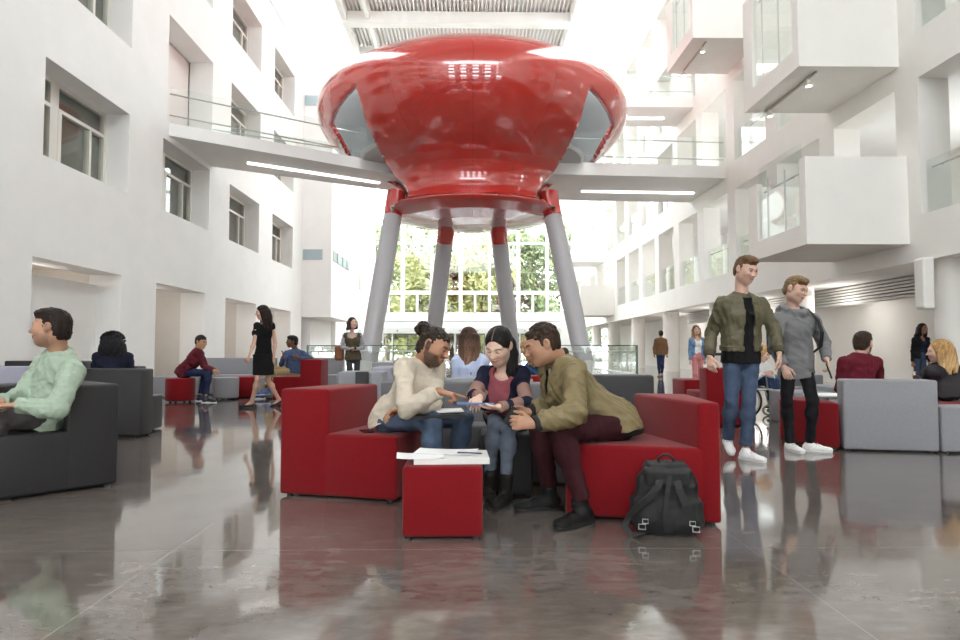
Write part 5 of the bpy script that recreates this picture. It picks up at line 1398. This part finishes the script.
# --- far woman under the gallery
s = .90
J19 = pose(s, dict(pel=(919.5, 357, 14.3), neck=(921, 336.5, 14.3), head=(922.5, 328.5, 14.28), face=(.1, -1, 0), front=(.1, -1, 0),
    s1=(914.5, 339.5, 14.3), s2=(927, 339.5, 14.3), e1=(912.5, 351, 14.35), w1=(912.5, 362, 14.2), e2=(929, 351, 14.35), w2=(929, 362, 14.2),
    hd1=(0, 0, -1), hd2=(0, 0, -1), k1=(917, 374, 14.25), k2=(923, 374, 14.3), a1=(916, 389, 14.3), a2=(923, 389, 14.3), t1=(0, -.16, -.08), t2=(0, -.16, -.08)))
person('dark-haired woman in black jacket standing by the right-hand column', J19, dict(scale=s, fem=True, hs=.235, skin=(.36, .19, .12), hairc=(.014, .010, .010), hair='longwavy', hairlen=.14, trousers=dict(c=(.06, .09, .16)),
    tops=[dict(name='top', c=(.02, .025, .06), o=.006, neck='scoop', nr=.07, hem=-.02, sleeve='none'), dict(name='jacket', c=(.018, .018, .020), o=.018, neck='crew', nr=.09, hem=-.04, open=.06)], shoes=dict(c=(.02, .02, .02))), h=.011)
# --- blonde woman at the right edge
s = .95
J20 = pose(s, dict(pel=(948, 390, 6.75), neck=(945.5, 364, 6.72), head=(939.5, 351, 6.70), face=(-.88, .35, -.12), front=(-.6, .75, 0), arch=-.04,
    s1=(931, 371, 6.62), s2=(959, 371, 6.8), e1=(924, 384, 6.85), w1=(916, 377, 7.05), e2=(968, 392, 6.75), w2=(955, 397, 6.95),
    k1=(930, 392, 7.05), k2=(944, 392, 7.15), a1=(930, 428, 7.2), a2=(944, 428, 7.25), t1=(-.1, .14, -.07), t2=(-.1, .14, -.07)))
person('woman with long blonde hair in a dark grey top at the right edge', J20, dict(scale=s, fem=True, hs=.238, skin=PALE, hairc=(.40, .235, .095), hairc2=(.55, .36, .17), hair='longwavy', hairlen=.13, trousers=dict(c=(.02, .02, .022)),
    tops=[dict(name='top', c=(.050, .046, .050), mat=KNIT, o=.014, neck='crew', nr=.06, hem=-.05)], shoes=dict(c=(.03, .03, .03))), h=.0075)

# ================================================================== THINGS HELD OR SET DOWN
blackg = mat('black_gloss', (.012, .012, .014), .15); blackc = mat('black_nylon', (.013, .013, .0135), .7, .2, 200, .3, 600)
def slab(name, label, cat, c, d, n, half, mats, parts):
    """thin device: centre c, long axis d, face normal n"""
    d = nrm_(d); n = nrm_(n-d*(n@d)); t = np.cross(n, d)
    o = empty(name, tuple(c), 0, label, cat)
    q = BM(); obx(q, (0, 0, 0), (d, t, n), half); bmesh.ops.bevel(q, geom=q.edges[:], offset=min(half)*.6, segments=2, affect='EDGES'); bmobj(parts[0], q, mats[0], o)
    q = BM(); obx(q, tuple(n*(half[2]+.0004)), (d, t, n), (half[0]*.93, half[1]*.92, .0005)); bmobj(parts[1], q, mats[1], o)
    return o
slab('tablet', 'blue-backed tablet held between the sweater man and the cardigan woman', 'tablet', at(474, 403.5, 3.86), V3(1, .12, -.03), V3(.02, .06, .99), (.115, .085, .006), [mat('blue_cover', (.10, .19, .42), .4), mat('tablet_screen', (.16, .20, .26), .1)], ['cover', 'screen'])
slab('document_folder', 'black folder lying on the lap of the man in cream sweater', 'folder', at(433, 414.5, 4.16), V3(1, .12, .02), V3(-.03, -.05, 1), (.21, .125, .011), [mat('black_card', (.014, .014, .016), .5), mat('folder_lining', (.018, .018, .02), .6)], ['cover', 'flap'])
slab('paper_pad', 'small white paper pad on the black folder', 'paper', at(449, 410.5, 4.17), V3(1, .12, .03), V3(-.03, -.03, 1), (.09, .07, .006), [mat('page_stack', (.74, .73, .71), .7), paper], ['pages', 'top_page'])
slab('mobile_phone', 'black phone in the clasped hands of the man in olive jacket', 'phone', at(511.5, 416.5, 3.74), V3(-.5, 0, -.8), V3(-.55, -.8, .3), (.055, .033, .005), [blackg, mat('black_screen', (.01, .01, .012), .05)], ['body', 'screen'])
slab('mobile_phone', 'black phone in the right-hand man in grey hoodie\'s left hand', 'phone', at(829, 371, 6.0), V3(.25, -.1, -.95), V3(.8, -.5, 0), (.075, .038, .006), [blackg, MATS['black_screen']], ['body', 'screen'])
slab('mobile_phone', 'small black phone in the hands of the woman in olive top', 'phone', at(353, 349.2, 13.26), V3(1, 0, .2), V3(0, -.6, .8), (.07, .035, .006), [blackg, MATS['black_screen']], ['body', 'screen'])

# black backpack on the floor against the right red armchair
B0 = V3(1.055, 3.46, 0)
bp_ = empty('backpack', tuple(B0), math.radians(-12), 'black backpack standing on the floor against the right red armchair', 'backpack')
zz = lambda *a: V3(*a)
Rt = np.stack([V3(1, 0, 0), nrm_(V3(0, 1, .10)), nrm_(V3(0, -.10, 1))])
Q = [rbox((0, 0, .165), (.165, .075, .165), Rt, .06, k=.03), ell((0, -.02, .10), (.175, .10, .105), k=.05), rbox((0, .01, .33), (.115, .065, .05), Rt, .03, k=.03),
     rbox((-.155, -.01, .12), (.035, .05, .07), None, .025, k=.02), rbox((.155, -.01, .12), (.035, .05, .07), None, .025, k=.02)]
Q = [q for q in Q]
solid('bag_body', Q, .006, blackc, bp_, (0, 0, 0), None, [(.006, 24, 3, True), (.002, 70, 5, False)])
Q = [rbox((0, -.018, .335), (.125, .075, .028), Rt, .02, k=.02), rbox((0, -.088, .305), (.11, .014, .04), Rt, .012, k=.02)]
solid('flap', Q, .005, blackc, bp_, (0, 0, 0), None, [(.003, 30, 3, True)])
webb = mat('black_webbing', (.017, .017, .017), .75)
q = BM(); tube(q, [(-.035, .02, .36), (-.04, .0, .395), (-.015, -.01, .418), (.015, -.01, .418), (.04, 0, .395), (.035, .02, .36)], .008, 8); bmobj('top_handle', q, webb, bp_, True)
for sg in (-1, 1):
    q = BM(); strip(q, [(sg*.035, -.075, .34), (sg*.055, -.115, .26), (sg*.085, -.125, .18), (sg*.13, -.11, .10), (sg*.165, -.085, .06)] if sg > 0 else [(-.03, -.075, .34), (-.05, -.115, .27), (-.11, -.12, .20), (-.19, -.09, .12), (-.225, -.08, .05), (-.19, -.11, .008), (-.12, -.12, .03)], (1, 0, .3), .034, .006)
    s_ = bmobj('shoulder_strap', q, webb, bp_)
    q = BM(); tube(q, [(sg*.135+a*.017, -.122, .06+b*.013) for a, b in ((-1, -1), (1, -1), (1, 1), (-1, 1), (-1, -1))], .0028, 6); tube(q, [(sg*.118+a*.014, -.120, .088+b*.011) for a, b in ((-1, -1), (1, -1), (1, 1), (-1, 1), (-1, -1))], .0026, 6); 
    bmobj('buckle', q, steel, s_)
q = BM(); strip(q, [(.01, -.10, .33), (-.005, -.122, .24), (-.02, -.128, .14), (-.01, -.10, .03)], (1, 0, 0), .022, .005); bmobj('centre_strap', q, webb, bp_)
# brown bag of the standing woman
bb = empty('shoulder_bag', tuple(at(339.5, 353, 13.62)), 0, 'brown leather bag hanging at the side of the woman in olive top', 'bag')
solid('bag_body', [rbox((0, 0, 0), (.10, .06, .16), None, .05)], .012, LEATHER, bb, (0, 0, 0), (.20, .075, .035)); q = BM(); strip(q, [(0, 0, .14), (.05, -.02, .3), (.11, -.02, .44)], (0, 1, 0), .03, .006); bmobj('strap', q, mat('brown_strap', (.15, .06, .03), .6), bb)
# black backpack worn by the man in grey hoodie
c_ = J16['neck']*.55+J16['pel']*.45+nrm_(np.cross(J16['s2']-J16['s1'], V3(0, 0, 1)))*0
bk = nrm_(np.cross(V3(0, 0, 1), J16['s2']-J16['s1'])); bk = bk if bk[1] > 0 else -bk
hb = empty('backpack', tuple(c_+bk*.20), 0, 'black backpack worn by the man in grey hoodie', 'backpack')
lt_ = nrm_(J16['s2']-J16['s1'])
solid('bag_body', [rbox(tuple(lt_*.05), (.17, .075, .21), np.stack([lt_, bk, V3(0, 0, 1)]), .06)], .009, blackc, hb, (0, 0, 0), None, [(.004, 24, 3, True)])
off = c_+bk*.20
q = BM(); sh = J16['s2']; strip(q, [tuple(p-off) for p in (sh*.7+J16['neck']*.3+bk*.10+V3(0, 0, .0), sh*.72+J16['neck']*.28+V3(0, 0, .085), sh*.78+J16['neck']*.22-bk*.105+V3(0, 0, -.02), sh*.80+J16['neck']*.2-bk*.125+V3(.02, 0, -.14), sh*.9+J16['neck']*.1-bk*.07+V3(.03, 0, -.27), sh+V3(.03, 0, -.33)+bk*.06)], tuple(lt_), .04, .008); bmobj('shoulder_strap', q, webb, hb)
# wheelchair
W0 = V3(*at(746, 381, 9.35)); W0[2] = 0
wc = empty('wheelchair', tuple(W0), math.radians(-12), 'wheelchair behind the legs of the bomber-jacket man', 'wheelchair')
blk = mat('black_tyre', (.02, .02, .02), .7)
for sy in (-.29, .29):
    q = BM(); tube(q, [(.24*math.cos(a)-.10, sy, .255+.24*math.sin(a)) for a in [2*math.pi*k/36 for k in range(37)]], .016, 8, False); wh = bmobj('rear_wheel', q, blk, wc, True)
    q = BM()
    for k in range(12):
        a = 2*math.pi*k/12; tube(q, [(-.10, sy, .255), (-.10+.23*math.cos(a), sy, .255+.23*math.sin(a))], .003, 5)
    tube(q, [(-.10+.205*math.cos(a), sy*1.08, .255+.205*math.sin(a)) for a in [2*math.pi*k/36 for k in range(37)]], .009, 6, False)
    bmobj('hand_rim', q, steel, wh)
    q = BM(); tube(q, [(.36+.078*math.cos(a), sy*.9, .082+.068*math.sin(a)) for a in [2*math.pi*k/24 for k in range(25)]], .014, 8, False); cw = bmobj('caster_wheel', q, mat('cream_tyre', (.55, .45, .27), .6), wc, True)
    q = BM(); rdisc(q, .03, -.012, .012, .004, 16); 
    for v in q.verts: v.co = Vector((v.co.x+.36, v.co.z+sy*.9, v.co.y+.082))
    bmobj('hub', q, steel, cw)
    q = BM(); tube(q, [(-.38, sy*.8, .92), (-.26, sy*.8, .92), (-.24, sy*.8, .5), (-.22, sy*.8, .3)], .014, 8); tube(q, [(-.24, sy*.8, .68), (.22, sy*.8, .66), (.24, sy*.8, .42)], .014, 8); tube(q, [(-.22, sy*.8, .42), (.3, sy*.8, .42), (.36, sy*.85, .17)], .014, 8)
    bmobj('side_frame', q, steel, wc, True)
    q = BM(); tube(q, [(-.46, sy*.8, .92), (-.36, sy*.8, .92)], .02, 8); bmobj('push_handle', q, blk, wc, True)
    q = BM(); bx(q, .36, .52, sy*.55-.07, sy*.55+.07, .115, .13); bmobj('footplate', q, blk, wc)
q = BM(); bx(q, -.24, .24, -.23, .23, .40, .44, .012); bmobj('seat', q, blk, wc)
q = BM(); bx(q, -.27, -.24, -.23, .23, .44, .86, .01); bmobj('backrest', q, mat('red_canvas', (.22, .02, .02), .8), wc)
# ================================================================== LIGHT
w = bpy.data.worlds.new('sky'); SC.world = w; w.use_nodes = True
bg = w.node_tree.nodes['Background']; bg.inputs['Color'].default_value = (.93, .97, 1.0, 1); bg.inputs['Strength'].default_value = 4.5
SC.view_settings.view_transform = 'Standard'; SC.view_settings.look = 'None'
SC.view_settings.exposure = 1.08; SC.view_settings.gamma = 1.0; SC.view_settings.use_curve_mapping = False
SC.cycles.max_bounces = 10; SC.cycles.diffuse_bounces = 8; SC.cycles.glossy_bounces = 5; SC.cycles.transparent_max_bounces = 16
SC.cycles.sample_clamp_indirect = 6.0; SC.cycles.caustics_reflective = False; SC.cycles.caustics_refractive = False
SC.cycles.use_denoising = True
